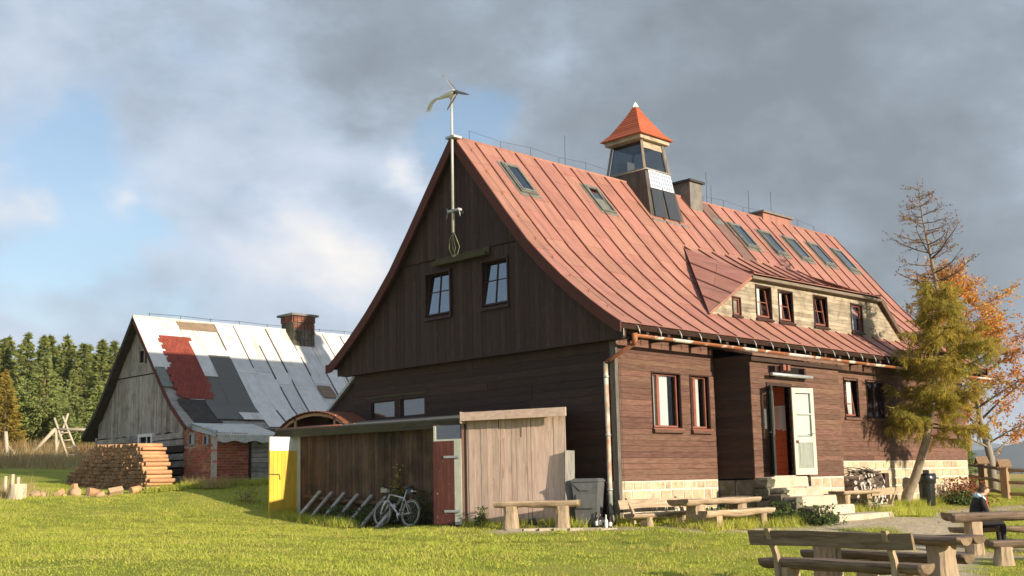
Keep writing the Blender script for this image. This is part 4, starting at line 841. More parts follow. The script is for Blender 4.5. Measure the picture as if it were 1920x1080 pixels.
MB().add([along(3.34, .0, -.9), (-.99, 4.62, -.9), (-.99, 4.62, 1.42), along(3.34, 0, 1.42)], [(0, 1, 2, 3)]).obj('side_panel', SHEDB['z'], shed)
# yellow door, swung wide open at the far end
yd = MB().box(-1.93, -1.03, 10.985, 11.02, -.74, 1.45).obj('door', YELL, shed); yd['label'] = 'yellow plank door with a white top, standing wide open'
for k in range(7): MB().box(-1.93 + k * .1286, -1.93 + k * .1286 + .124, 10.96, 10.984, -.74, 1.06).obj('door_board', YELL, yd); MB().box(-1.93 + k * .1286, -1.93 + k * .1286 + .124, 10.96, 10.984, 1.064, 1.45).obj('door_board', WHITEP, yd)
MB().tube([(-1.99, 10.95, .42), (-1.62, 10.94, .40), (-1.60, 10.94, .26)], .012, 5).obj('door_hook', IRON, yd)
MB().box(-1.04, -.93, 10.80, 10.97, -.8, 1.5).obj('post', CREAMP, shed)
# arched corrugated roof above the far end
ar = []
for k in range(13):
    a = math.pi * (.14 + .72 * k / 12); ar.append((10.45 + 2.1 * math.cos(a), .98 + 1.16 * math.sin(a)))
ar = [(y, z) for y, z in ar]
cm = MB(); sub = []
for k in range(len(ar) - 1):
    for h in range(4): t = h / 4; sub.append((ar[k][0] + (ar[k + 1][0] - ar[k][0]) * t, ar[k][1] + (ar[k + 1][1] - ar[k][1]) * t + (.022 if h % 2 else -.0)))
cm.add([(-.95, y, z) for y, z in sub] + [(.8, y, z) for y, z in sub] + [(-.95, y, z - .02) for y, z in sub] + [(.8, y, z - .02) for y, z in sub],
       [(i, i + 1, len(sub) + i + 1, len(sub) + i) for i in range(len(sub) - 1)] + [(2 * len(sub) + i, 3 * len(sub) + i, 3 * len(sub) + i + 1, 2 * len(sub) + i + 1) for i in range(len(sub) - 1)] + [(i, 2 * len(sub) + i, 2 * len(sub) + i + 1, i + 1) for i in range(len(sub) - 1)])
cm.obj('arched_roof', RUSTD, shed)
af = MB(); af.loft([[(-.88, y, z - .04), (-.84, y, z - .04), (-.84, y, z - .12), (-.88, y, z - .12)] for y, z in ar]); af.box(-.88, -.84, 9.35, 9.43, 1.6, 2.0).box(-.88, -.84, 11.25, 11.33, 1.6, 2.0).box(-.88, -.84, 8.5, 12.3, 1.66, 1.72)
af.obj('arch_frame', woods('arch_wood', (.36, .19, .11), (.48, .28, .17), bump=.3)['y'], shed)
# ------------------------------------------------------------------ old barn
barn = thing('old_barn', 'grey board barn with a patched pale roof behind the log pile', 'barn', (5, 20.6, .3), world=True)
BX = -1.0; BC = 20.58
BP = [(16.75, 2.02), (17.25, 2.40), (17.75, 2.78), (18.3, 3.36), (19.2, 4.42), (20.58, 6.02)]
def bz(y): y = y if y <= BC else 2 * BC - y; return float(np.interp(y, [p[0] for p in BP], [p[1] for p in BP]))
y = 17.50
while y < 23.72:
    w = U(.15, .22); b = min(y + w, 23.74)
    for lo, hi, dx in ((1.93 + U(-.05, .03), 3.98, 0), (4.02, 99, -.02)):
        iv = [(lo, hi)]
        if lo > 4 and y < 20.62 and b > 20.24: iv = [(lo, 4.40), (4.88, hi)]
        for s, t in iv:
            za, zb = min(t, bz(y) - .10), min(t, bz(b) - .10)
            if max(za, zb) < s + .06: continue
            x = BX + dx + U(-.014, .008); za, zb = max(za, s + .02), max(zb, s + .02)
            MB().add([(x, y + .004, s), (x, b - .004, s), (x, b - .004, zb), (x, y + .004, za), (x + .025, y + .004, s), (x + .025, b - .004, s), (x + .025, b - .004, zb), (x + .025, y + .004, za)], [(0, 3, 2, 1), (4, 5, 6, 7), (0, 1, 5, 4), (1, 2, 6, 5), (2, 3, 7, 6), (3, 0, 4, 7)]).obj('wall_board', GREYW['z'], barn, fix=False)
    y = b
MB().add([(BX + .05, 17.5, .1), (BX + .05, 23.7, .1), (BX + .05, 23.7, bz(23.7) - .2), (BX + .05, BC, 5.8), (BX + .05, 17.5, bz(17.5) - .2)], [(0, 1, 2, 3, 4)]).obj('inner_wall', BLACKIN, barn)
lw = MB().box(BX - .03, BX + .02, 20.22, 20.66, 4.38, 4.44).box(BX - .03, BX + .02, 20.22, 20.66, 4.86, 4.92).box(BX - .03, BX + .02, 20.22, 20.28, 4.44, 4.86).box(BX - .03, BX + .02, 20.60, 20.66, 4.44, 4.86).obj('loft_hatch', GREYW['z'], barn)
for z, m in ((1.70, 0), (1.48, 0), (1.26, 1), (1.02, 0), (.78, 0), (.54, 1), (.30, 0)):
    for a, b in (((17.45, 19.5), (20.55, 22.3), (22.32, 23.7)) if z > 1.4 else ((17.42, 20.9), (20.92, 23.7))):
        board('wall_log', (BX - .01 + U(-.02, .01), (a + b) / 2, z + .1), (.06, b - a, .19), GREYW['y'] if not m else DARK['y'], barn, (U(-.006, .006), 0, 0))
board('corner_post', (BX - .02, 23.72, 1.1), (.12, .12, 1.75), GREYW['z'], barn)
w = MB().box(BX - .06, BX, 19.50, 19.62, 1.42, 1.96).box(BX - .06, BX, 20.42, 20.54, 1.42, 1.96).box(BX - .06, BX, 19.62, 20.42, 1.86, 1.96).box(BX - .06, BX, 19.62, 20.42, 1.42, 1.50).obj('window', WHITEP, barn)
box_obj('bar', BX - .03, BX - .01, 19.93, 19.99, 1.5, 1.86, WHITEP, w); box_obj('opening', BX - .005, BX + .02, 19.62, 20.42, 1.5, 1.86, BLACKIN, w)
box_obj('front_wall', BX + .05, 13.4, 17.5, 17.6, 0, 2.4, GREYW['x'], barn); box_obj('rear_wall', BX + .05, 13.4, 23.6, 23.7, 0, 2.4, GREYW['x'], barn)
def bpts(y0, y1): ks = sorted({y0, y1, *[p[0] for p in BP if y0 < p[0] < y1]}); return [(q, bz(q)) for q in ks]
def bstrip(name, x0, x1, y0, y1, h, th, m, parent, xs=0.0, jag=0.0):
    """a piece of roofing that follows the curved front slope; xs = sideways drift of its lower edge"""
    t = offs(bpts(y0, y1), h + th); b = offs(bpts(y0, y1), h); n = len(t); vs = []
    for side, x in ((0, x0), (1, x1)):
        for (y, z) in t + b:
            f = (y1 - y) / max(y1 - y0, .01); vs.append((x + xs * f + U(-jag, jag), y, z + (U(0, .022) if jag > .013 else 0)))
    k = 2 * n; fs = []
    for i in range(n - 1): fs += [(i, i + 1, k + i + 1, k + i), (n + i, k + n + i, k + n + i + 1, n + i + 1), (i, n + i, n + i + 1, i + 1), (k + i, k + i + 1, k + n + i + 1, k + n + i)]
    fs += [(0, k, k + n, n), (n - 1, 2 * n - 1, k + 2 * n - 1, k + n - 1)]
    return MB().add(vs, fs).obj(name, m, parent)
bstrip('roof_deck', BX - .30, 13.6, 16.8, BC, -.14, .12, GREYW['x'], barn)
MB().add([(BX - .30, 2 * BC - y, z + d) for d in (0, -.14) for y, z in BP] + [(13.6, 2 * BC - y, z + d) for d in (0, -.14) for y, z in BP],
         [(i, i + 1, 13 + i, 12 + i) for i in range(5)] + [(6 + i, 18 + i, 19 + i, 7 + i) for i in range(5)] + [(i, 6 + i, 7 + i, 1 + i) for i in range(5)]).obj('rear_roof', mat('barn_dark_edge', (.035, .03, .026), (.07, .06, .05), scale=5, bump=.3), barn)
for (xa, xb) in ((BX - .34, BX - .30),):
    for f in (1, -1):
        t = offs(BP, .02); b = offs(BP, -.11); g = (lambda q: q) if f == 1 else (lambda q: 2 * BC - q); n = len(t)
        MB().add([(xa, g(y), z) for y, z in t + b] + [(xb, g(y), z) for y, z in t + b], [(i, i + 1, n + i + 1, n + i) for i in range(n - 1)] + [(2 * n + i, 3 * n + i, 3 * n + i + 1, 2 * n + i + 1) for i in range(n - 1)] + [(i, 2 * n + i, 2 * n + i + 1, i + 1) for i in range(n - 1)] + [(n + i, n + i + 1, 3 * n + i + 1, 3 * n + i) for i in range(n - 1)]).obj('barge_board', BARGE if f == 1 else MATS['barn_dark_edge'], barn)
xs = [BX - .32, -.55, .32, .98, 1.80, 2.62, 3.35, 4.0, 4.95, 5.75, 6.6, 7.45, 8.3, 9.2, 10.1, 11.0, 11.9, 12.8, 13.6]
for i, (a, b) in enumerate(zip(xs[:-1], xs[1:])):
    bot = {0: 18.9, 1: 17.9, 2: 19.4, 3: 19.4}.get(i, 16.80 + U(0, .12)); mid = bot + (BC - bot) * U(.45, .65)
    for (p, q, h) in ((mid - .06, BC, .012), (bot, mid, .004)) if i > 3 else ((bot, BC, .008),):
        bstrip('roof_sheet', a + .006, b - .006, p, q, h + U(0, .004), .012, BROOF, barn, U(-.02, .02), .012)
TAR = mat('tar_line', (.05, .042, .036), (.12, .09, .07), scale=7, rough=.9)
for i in range(4, len(xs) - 1):   # tarred laps between the sheets, worn away in places
    y0 = BC
    while y0 > 17.0:
        ln = U(.5, 1.6); y1 = max(y0 - ln, 16.9)
        if U(0, 1) < .78: bstrip('seam', xs[i] - U(.014, .042), xs[i] + U(.010, .036), y1, y0, .020, .014, TAR, barn, U(-.02, .02), .006)
        y0 = y1 - U(0, .35)
bstrip('felt_patch', .0, 1.30, 17.12, 18.75, .026, .012, FELT, barn, .02, .02); bstrip('felt_patch', .88, 1.80, 17.15, 19.45, .040, .012, FELT, barn, 0, .01)
bstrip('felt_patch', -1.0, .02, 16.95, 17.95, .014, .012, MATS['barn_dark_edge'], barn, .1, .02)
bstrip('white_patch', .42, .92, 18.72, 19.85, .052, .010, BROOF, barn, .02, .015); bstrip('white_patch', .98, 1.78, 17.1, 17.42, .060, .010, BROOF, barn, 0, .03); bstrip('white_patch', -1.30, -.95, 18.35, 18.95, .030, .012, MATS['skylight_zinc'], barn, 0, .02)
bstrip('rust_hole', .28, 1.80, 20.28, BC - .03, .022, .010, RUSTR, barn, .02, .05)
bstrip('loose_flap', 4.95, 5.5, 18.2, 18.6, .05, .02, RUSTR, barn, .1, .05)
r = 0
for yy in np.arange(19.84, 17.86, -.105):   # red shingle patch, tile by tile
    x = -.74 + (0 if r % 2 else .09) + U(-.03, .03); xe = .40 + U(-.05, .05) - .35 * max(0, (18.4 - yy)); 
    if yy < 18.8: x -= .22
    while x < xe:
        t0 = bz(yy); t1 = bz(yy + .15); sl = math.atan2(t1 - t0, .15)
        board('shingle', (x + .085, yy + .06, bz(yy + .06) + .075), (.165, .20 + U(-.01, .01), .014), SHING, barn, (sl + .05, U(-.02, .02), 0)); x += .172
    r += 1
MB().tube([(BX - .33, BC, 6.07), (13.6, BC, 6.05)], .05, 6).obj('ridge_cap', BROOF, barn)
rd = MB(); rd.tube([(BX + .3 + i * 1.2, BC, 6.20 + .03 * (i % 2)) for i in range(12)], .008, 4)
for i in range(12): rd.tube([(BX + .3 + i * 1.2, BC, 6.05), (BX + .3 + i * 1.2, BC, 6.24)], .012, 4)
rd.obj('lightning_wire', IRON, barn)
ch = MB().box(4.92, 5.88, 20.05, 20.85, 5.2, 6.32).obj('chimney', MORTAR if False else STONED, barn)
for zz in range(12):
    for (x, yv) in [(4.94 + .16 * k, 20.03) for k in range(6)]: board('brick', (x + .07, 20.035, 5.42 + zz * .075), (.145, .03, .062), STONED if zz < 9 else BRICKO, ch, (0, U(-.02, .02), 0))
cb = 0
for zz in range(3):
    for k in range(6): board('brick', (4.93 + .165 * k + .06, 20.02, 6.36 + zz * .075), (.15, .06, .065), BRICKO, ch)
    for k in range(5): board('brick', (4.90, 20.08 + .16 * k + .05, 6.36 + zz * .075), (.06, .148, .065), BRICKO, ch)
MB().box(4.93, 5.87, 20.06, 20.84, 6.3, 6.58).obj('chimney_stack', BRICKM, ch); MB().box(4.78, 6.02, 19.92, 20.98, 6.58, 6.66).obj('chimney_cap', LEAD, ch)
# ------------------------------------------------------------------ brick outhouse against the barn
oh = thing('brick_outhouse', 'small red brick outhouse with corrugated roof against the barn front', 'outhouse', (0, 16.3, .2), world=True)
FY = 15.38
WH = [(16.20, 16.62, 1.44, 1.78)]
MB().add([(-.98, FY, 0), (-.98, 17.48, 0), (-.98, 17.48, 2.16), (-.98, FY, 1.80)], [(0, 1, 2, 3)]).obj('mortar_bed', BRICKM, oh)
MB().box(-.98, .12, FY, FY + .08, 0, 1.78).obj('mortar_bed', BRICKM, oh)
for rrow in range(19):
    z = .17 + rrow * .086
    x = -1.0 - (.13 if rrow % 2 else 0)
    while x < .06:
        a, b = max(x, -1.0), min(x + .262, .10); x += .275
        if b - a > .05 and not (rrow < 2 and U(0, 1) < .4): board('brick', ((a + b) / 2, FY - .005 + U(-.008, .006), z + .037), (b - a, .03, .070), BRICK, oh, (0, U(-.01, .01), 0))
for rrow in range(23):
    z = .17 + rrow * .086; yv = FY - (.13 if rrow % 2 else 0)
    while yv < 17.44:
        a, b = max(yv, FY + .02), min(yv + .262, 17.46); yv += .275
        if b - a < .05 or z + .08 > 1.80 + (a - FY) * .17: continue
        if FY + .0 < (a + b) / 2 < FY + .34 and U(0, 1) < .8: continue
        if any(p - .07 < (a + b) / 2 < q + .07 and c - .06 < z + .03 < d + .06 for p, q, c, d in ((15.86, 16.18, 1.42, 1.72), (16.74, 17.14, 1.46, 1.80))): continue
        board('brick', (-.985 + U(-.008, .006), (a + b) / 2, z + .037), (.03, b - a, .070), BRICK, oh, (U(-.01, .01), 0, 0))
MB().box(-1.0, -.97, FY + .0, FY + .36, .15, 1.80).obj('plaster_patch', PLAST, oh)
for a, b, c, d in ((15.90, 16.14, 1.46, 1.70), (16.78, 17.10, 1.50, 1.78)):
    w = MB().box(-1.03, -.97, a - .05, a, c - .05, d + .05).box(-1.03, -.97, b, b + .05, c - .05, d + .05).box(-1.03, -.97, a, b, d, d + .05).box(-1.03, -.97, a, b, c - .05, c).obj('window', GREYW['z'], oh)
    box_obj('pane', -.985, -.97, a, b, c, d, GLR, w)
cr = MB(); n = 92; cs = []
for i in range(n + 1): x = -1.12 + 2.3 * i / n; cs.append((x, .022 * math.cos(i * math.pi / 2)))
cr.add([(x, FY - .22, 1.70 + h) for x, h in cs] + [(x, FY + .15, 1.82 + h) for x, h in cs] + [(x, FY + 1.5, 2.16 + h) for x, h in cs], [(r_ * (n + 1) + i, r_ * (n + 1) + i + 1, (r_ + 1) * (n + 1) + i + 1, (r_ + 1) * (n + 1) + i) for r_ in range(2) for i in range(n)], True)
cr.add([(x, FY - .23, 1.72 + h) for x, h in cs] + [(x, FY - .25 + h * .8, 1.50 + .03 * math.sin(x * 9)) for x, h in cs], [(i, n + 1 + i, n + 2 + i, i + 1) for i in range(n)], True)
cr.obj('corrugated_roof', mat('corrugated_grey', (.46, .46, .42), (.62, .61, .56), scale=5, rough=.6, bump=.15, c3=(.36, .30, .22), s3=3, t3=(.55, .75)), oh)
MB().add([(-1.06, FY - .05, 1.66), (-1.06, 17.5, 2.06), (-1.06, 17.5, 2.26), (-1.06, FY - .05, 1.86), (-1.02, FY - .05, 1.66), (-1.02, 17.5, 2.06), (-1.02, 17.5, 2.26), (-1.02, FY - .05, 1.86)], [(0, 3, 2, 1), (4, 5, 6, 7), (0, 1, 5, 4), (2, 3, 7, 6)]).obj('verge_board', mat('pale_blue_board', (.30, .37, .42), (.42, .48, .52), scale=8, stretch=(1, .2, 1), rough=.7), oh)
MB().box(.12, .20, FY - .05, FY + .05, .1, 1.7).obj('post', DARK['z'], oh)
for k in range(9): board('wall_board', (.76, FY + .0 + U(-.012, .012), .32 + k * .155), (1.1, .03, .145), GREYW['x'], oh, (0, U(-.008, .008), 0))
MB().tube([(.22, FY - .03, 1.6), (.62, FY - .03, 1.28)], .035, 4, False).obj('brace', GREYW['x'], oh)
box_obj('inner_wall', .15, 1.3, FY + .03, FY + .1, .1, 1.7, BLACKIN, oh)
# ------------------------------------------------------------------ log pile
pile = thing('log_pile', 'long stack of barked metre logs piled in front of the grey barn', 'log pile', (-2.1, 19.3, .1), world=True)
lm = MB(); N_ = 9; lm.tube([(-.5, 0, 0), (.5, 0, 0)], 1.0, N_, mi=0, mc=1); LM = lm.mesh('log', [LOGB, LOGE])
cnt = 0; row = 0; z = None; more = []
while True:
    rr = .070; zr = row * .1235; 
    if zr > 1.42: break
    yl = 16.45 + .5 * zr + U(-.05, .06); yr = 23.0 - 1.9 * zr + U(-.12, .12)
    if row > 8: yl += U(0, .1); yr -= U(0, .2)
    yv = yl + (rr if row % 2 else 0)
    while yv < yr:
        q = rr * U(.66, 1.0); base = G(-2.1, min(yv, 21))
        o = bpy.data.objects.new('log', LM); o.location = (-2.26 + U(-.06, .05), yv + U(-.012, .012), base + .05 + zr + U(-.012, .012)); o.scale = (.84 + U(-.03, .03), q, q); o.rotation_euler = (U(0, 6), U(-.012, .012), U(-.015, .015))
        if cnt < 300: reg(o, pile)
        else: more.append(o)
        cnt += 1; yv += 2 * rr * 1.03 * (1.0 if row % 3 else .97)
    row += 1
if more:
    b = MB()
    for o in more:
        M = Matrix.LocRotScale(o.location, o.rotation_euler, o.scale); lo = len(b.v)
        b.v += [tuple(M @ Vector(v)) for v in lm.v]; b.f += [tuple(i + lo for i in f) for f in lm.f]; b.sm += lm.sm; b.mi += lm.mi; bpy.data.objects.remove(o)
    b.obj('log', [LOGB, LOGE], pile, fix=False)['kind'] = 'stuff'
for o in (barn, oh, pile):   # barn yard scaled about the camera: further off and larger than first laid out
    o.location = o.location * 1.036 + Vector((.70, .59, 0)); o.scale = (1.036,) * 3
# ------------------------------------------------------------------ chopping block and split wood
def gp(x, y, dz=0): return (x, y, G(x, y) + dz)
cbk = thing('chopping_block', 'upright sawn trunk section used as a chopping block in the grass', 'chopping block', gp(-6.62, 16.55, -.02))
b = MB(); b.loft([[(r * (1 + .08 * math.sin(3 * q + i)) * math.cos(q), r * (1 + .08 * math.sin(3 * q + i)) * math.sin(q), z) for q in [2 * math.pi * j / 14 for j in range(14)]] for i, (r, z) in enumerate(((.27, 0), (.245, .15), (.235, .42), (.23, .47)))], mc=1)
b.obj('trunk_section', [mat('debarked_log', (.46, .37, .26), (.60, .51, .38), scale=14, stretch=(1, 1, .2), bump=.3), LOGE], cbk)
for i, (dx, dy, h, lab) in enumerate(((-.16, .10, .60, 'left one of three short pale stakes standing behind the chopping block'), (.02, .02, .66, 'middle and tallest of three stakes standing behind the chopping block'), (.17, -.06, .58, 'right one of three short pale stakes standing behind the chopping block'))):
    x, y = -6.0 + dx, 18.6 + dy; o = MB().tube([(0, 0, 0), (U(-.02, .02), U(-.02, .02), h)], [.055, .05], 8).obj('stake', MATS['debarked_log']); o.location = gp(x, y, -.02); tag(o, lab, 'stake', 'stakes behind the chopping block')
fw = [(-5.95, 16.75, .34, .13, 10, 'short split log lying nearest the chopping block'), (-5.55, 16.95, .30, .11, 80, 'pale wood chunk lying on the chip heap'), (-5.05, 17.0, .36, .14, 35, 'bark covered piece leaning in the middle of the firewood heap'), (-4.75, 16.7, .32, .16, 95, 'thick round showing its sawn face to the viewer'),
      (-4.55, 17.0, .40, .13, 110, 'tall log piece propped upright on the firewood heap'), (-4.2, 16.9, .42, .15, 20, 'split billet with a flat pale top in front of the log pile'), (-3.75, 16.55, .46, .15, 12, 'long round log lying before the pile corner'), (-3.15, 16.35, .34, .14, 5, 'short orange log at the right end of the scattered firewood'),
      (-5.3, 16.5, .26, .08, 60, 'thin split stick in front of the firewood heap'), (-4.45, 16.35, .30, .09, -25, 'flat split piece lying in the grass before the heap')]
for i, (x, y, l, r_, a, lab) in enumerate(fw):
    x += U(-.12, .12); y += U(-.1, .45); a += U(-25, 25); r_ *= .84; l *= .9
    b = MB(); k = (5, 10, 4, 9)[i % 4]; up = 'upright' in lab
    b.tube([(-l / 2, 0, 0), (l / 2, 0, 0)], [r_, r_ * .95], k, smooth=k > 8, mi=0, mc=1); o = b.obj('firewood', [LOGB if i % 3 else SPLIT, SPLIT]); o.location = gp(x, y, r_ * .9 if not up else l / 2); o.rotation_euler = (U(0, 2), R(-75) if up else U(-.35, .35), R(a)); tag(o, lab, 'firewood', 'cut wood scattered before the log pile')
V = []
for i in range(500):
    x, y = -4.9 + rng.normal(0, .8), 16.6 + rng.normal(0, .28); c = Vector((x, y, G(x, y) + .03)); d = Vector((U(-1, 1), U(-1, 1), U(-.3, .6))) * .05; e = Vector((U(-1, 1), U(-1, 1), U(-.2, .4))) * .03
    V += [c - d, c + d, c + e]
tag(tris_obj('wood_chips', V, SPLIT), 'pale wood chips littering the grass by the chopping block', 'wood chips', kind='stuff')
# ------------------------------------------------------------------ ladder frame, tramp board and posts in the meadow
POLE = mat('grey_pole', (.40, .33, .24), (.54, .46, .35), scale=14, bump=.3)
lf = thing('swing_frame', 'pole frame with a ladder and long crossbeam standing before the spruces', 'climbing frame', (4.6, 40.3, 1.57), world=True)
g0 = 1.5
MB().tube([(3.56, 41.64, 1.75), (4.46, 40.42, 3.25)], .085, 7).obj('prop', POLE, lf); MB().tube([(4.55, 40.4, 3.22), (6.6, 38.4, 3.12)], .08, 7).obj('crossbeam', POLE, lf); MB().tube([(6.55, 38.45, 1.2), (6.58, 38.42, 3.1)], .07, 7).obj('post', POLE, lf)
MB().tube([(4.6, 40.5, 1.5), (4.5, 40.45, 3.25)], .07, 7).obj('post', POLE, lf); MB().tube([(4.45, 40.8, 1.4), (4.9, 40.0, 4.0)], .055, 7).obj('post', POLE, lf)
A0, A1_, B0, B1_ = Vector((4.42, 40.5, 3.8)), Vector((5.02, 39.9, 1.5)), Vector((4.72, 40.2, 3.85)), Vector((5.42, 39.5, 1.52))
MB().tube([A0, A1_], .055, 6).obj('ladder_rail', POLE, lf); MB().tube([B0, B1_], .055, 6).obj('ladder_rail', POLE, lf)
for t in (.34, .5, .66, .82): MB().tube([A0.lerp(A1_, t), B0.lerp(B1_, t)], .035, 5).obj('rung', POLE, lf)
sb = thing('sandbox', 'low green topped wooden box lying beneath the ladder frame', 'sandbox', gp(4.9, 38.4, 0), R(-40))
MB().box(-1.3, 1.3, -.5, .5, 0, .12).obj('box_side', RUSTD, sb); MB().box(-1.35, 1.35, -.55, .55, .12, .17).obj('cover', mat('green_cover', (.20, .33, .20), (.33, .45, .30), scale=4), sb)
ps_ = thing('old_post', 'lone grey post with a slanting brace in the long grass', 'post', gp(2.1, 40.2, -.05))
MB().tube([(0, 0, 0), (-.12, .1, 1.55)], [.10, .085], 8).obj('post', POLE, ps_); MB().tube([(-.02, 0, .85), (.5, -.5, .0)], .05, 6).obj('brace', POLE, ps_)
# ------------------------------------------------------------------ log benches and tables
def slabsec(x, w, t, j): # cross-section of a half log: flat top, rounded underside
    k = 9; pts = [(x, -w / 2 + j, 0), (x, -w / 2 - .01, -t * .25)]
    for i in range(1, k): a = math.pi * i / k; pts.append((x, -w / 2 * math.cos(a), -t * .3 - t * .7 * math.sin(a)))
    return pts + [(x, w / 2 + .01, -t * .25), (x, w / 2 - j, 0)]
def logslab(b, L, w, t, y, z, seed, mi=0, mc=1):
    r = random.Random(seed); xs = [-L / 2, -L / 2 + .05, -L * .40, -L * .28, -L * .15, -L * .02, L * .1, L * .24, L * .37, L / 2 - .04, L / 2]; secs = []
    for i, x in enumerate(xs):
        s = .90 if i in (0, 10) else 1; ww = w * s * (1 + r.uniform(-.06, .06)); tt = t * s * (1 + r.uniform(-.12, .10)); dy = r.uniform(-.014, .014); dz = r.uniform(-.010, .010)
        secs.append([(p[0], p[1] + y + dy, p[2] + z + dz) for p in slabsec(x, ww, tt, r.uniform(0, .01))])
    return b.loft(secs, smooth=False, mi=mi, mc=mc)
def chunk(b, x, y, w, d, h, seed, flare=1.25):
    r = random.Random(seed); s = []
    for t, k in ((0, flare), (.35, 1.02), (.75, .95), (1, 1.0)):
        q = k * (1 + r.uniform(-.05, .05)); s.append([(x + a * w * q / 2 + r.uniform(-.012, .012), y + c * d * q / 2 + r.uniform(-.012, .012), h * t - (.12 if t == 0 else 0)) for a, c in ((-1, -.7), (-.6, -1), (.6, -1), (1, -.7), (1, .7), (.6, 1), (-.6, 1), (-1, .7))])
    return b.loft(s)
LM2 = [LOGW['x'], LOGE]
AGED = logwoods('aged_log', (.125, .085, .06), (.255, .185, .135), (.06, .04, .028))
def log_bench(loc, a, L, h, w, t, lab, seed, legs=(-.33, .33), m=None, back=0.0, legw=.26, group=None, legm=None):
    m = m or LOGW; o = thing('log_bench', lab, 'bench', loc, a, group or 'log benches around the lodge'); logslab(MB(), L, w, t, 0, h, seed).obj('seat', [m['x'], LOGE], o)
    for k, f in enumerate(legs): chunk(MB(), f * L, 0, legw * .8, w * .9, h - t * .75, seed + k + 1).obj('leg', (legm or LOGW)['z'], o)
    if back:
        for f in (-.36, .36):
            b = MB(); b.loft([[(f * L + x, y + dy, z) for x, y in ((-.035, -.03), (.035, -.03), (.035, .03), (-.035, .03))] for z, dy in ((.05, -w * .42), (h * .9, -w * .5), (h + .05, -w * .55), (back + .03, -w * .5 - .17))]); b.obj('back_post', (legm or LOGW)['z'], o)
        r = random.Random(seed); bh = .19; s = []
        for x in (-.5, -.38, -.1, .2, .4, .5):
            k = r.uniform(-.015, .015); yb = -w * .5 - .10; s.append([(x * L, yb - .02, back - bh + k), (x * L, yb + .03, back - bh + k), (x * L, yb - .02 , back + k), (x * L, yb - .06, back + k)])
        MB().loft(s, mc=1).obj('backrest', [m['x'], LOGE], o)
    return o
def log_table(loc, a, L, h, w, t, lab, seed, legs=(-.33, .33), m=None, legw=.34, legm=None):
    m = m or LOGW; o = thing('log_table', lab, 'table', loc, a, 'log tables around the lodge'); r = random.Random(seed)
    for i, y in enumerate((-w / 4, w / 4)): logslab(MB(), L * r.uniform(.985, 1), w / 2 - .008, t, y, h, seed + 9 + i).obj('top_plank', [m['x'], LOGE], o)
    for k, f in enumerate(legs): chunk(MB(), f * L, 0, legw * .75, w * .62, h - t * .7, seed + k, 1.15).obj('leg', (legm or LOGW)['z'], o)
    return o
log_bench((-1.62, .98, G(-1.62, .98)), math.atan2(-.83, .56), 1.86, .60, .30, .15, 'pale log bench with two chunky legs before the shed door boards', 3, (-.31, .30), legw=.36)
log_table((1.6, -1.42, G(1.6, -1.42)), R(-1), 2.75, .575, .60, .13, 'rough log table between two log benches under the corner windows', 11, (-.27, .29), legw=.42)
log_bench((1.5, -2.05, G(1.5, -2.05)), R(-2), 2.45, .385, .28, .15, 'low log bench on the meadow side of the log table under the windows', 21, (-.32, .34), legw=.24)
log_bench((.75, -.62, G(.75, -.62) + .0), R(181), 2.5, .27, .30, .11, 'low bench with a long back board against the pale stone base of the lodge corner', 31, (-.25, .25), legw=.22, back=.57)
log_table((7.6, -1.5, G(7.6, -1.5)), R(0), 1.9, .55, .5, .10, 'small log table standing right of the stone steps', 41, (-.3, .3), legw=.3)
log_bench((9.0, -1.35, G(9.0, -1.35)), R(4), 1.7, .18, .28, .09, 'small slatted log bench with slanting posts in front of the stacked firewood', 51, (-.3, .3), legw=.2, back=.64)
# foreground group
gf = -1.52
log_bench((-6.60, -9.02, gf), R(-96), 2.36, .50, .30, .14, 'nearest dark brown log bench with a thick back board and leaning posts', 61, (-.33, .36), m=AGED, back=.86, legw=.22)
log_table((-5.80, -9.12, gf), R(-94), 2.55, .78, .62, .11, 'nearest log table behind the bench with a back board', 71, (-.30, .33), m=AGED, legw=.36)
log_bench((-4.88, -8.68, gf), R(-93), 2.45, .50, .28, .14, 'plain log bench on the far side of the nearest table', 81, (-.1, .34), m=AGED, legw=.30)
log_table((2.32, -7.58, G(2.3, -7.5) + .06), R(-45), 2.5, .72, .60, .16, 'thick log table at the right edge beside the seated person', 91, (-.30, .33), m=AGED, legw=.34)
log_bench((.95, -8.85, G(.9, -8.8)), R(-45), 2.4, .42, .28, .14, 'log bench on the viewer side of the table with the seated person', 101, (-.39, .35), m=AGED, legw=.34)
log_bench((3.55, -7.0, G(3.5, -7.0)), R(-45), 2.3, .40, .28, .12, 'log bench that the person in the dark jacket sits on', 111, (-.3, .33), m=AGED, legw=.24)
# ------------------------------------------------------------------ leaning plank, bins, bottles, odds and ends
lp = tag(MB().box(-.12, .12, -.015, .015, 0, 1.68).obj('leaning_plank', woods('weathered_plank', (.17, .16, .14), (.30, .28, .25), bump=.4)['z']), 'grey plank leaning upright against the shed beside the pale door boards', 'plank')
lp.location = (-.99, .60, -.98); lp.rotation_euler = (R(-2), R(2.5), R(-18))
wb = thing('wheeled_bin', 'grey plastic wheelie bin with a flat lid at the lodge corner', 'wheelie bin', (-.62, .36, -.98), R(-62))
MB().loft([[(x * w, y * d - .02, z) for x, y in ((-1, -1), (1, -1), (1, 1), (-1, 1))] for z, w, d in ((.03, .22, .25), (.10, .23, .26), (.70, .265, .31), (.90, .285, .335), (.98, .285, .335))]).box(-.2, .2, -.352, -.33, .42, .72).obj('body', GREYP, wb)
MB().loft([[(x * w, y * d - .02, z) for x, y in ((-1, -1), (1, -1), (1, 1), (-1, 1))] for z, w, d in ((.985, .305, .36), (1.02, .305, .36), (1.06, .26, .30))]).obj('lid', GREYP, wb)
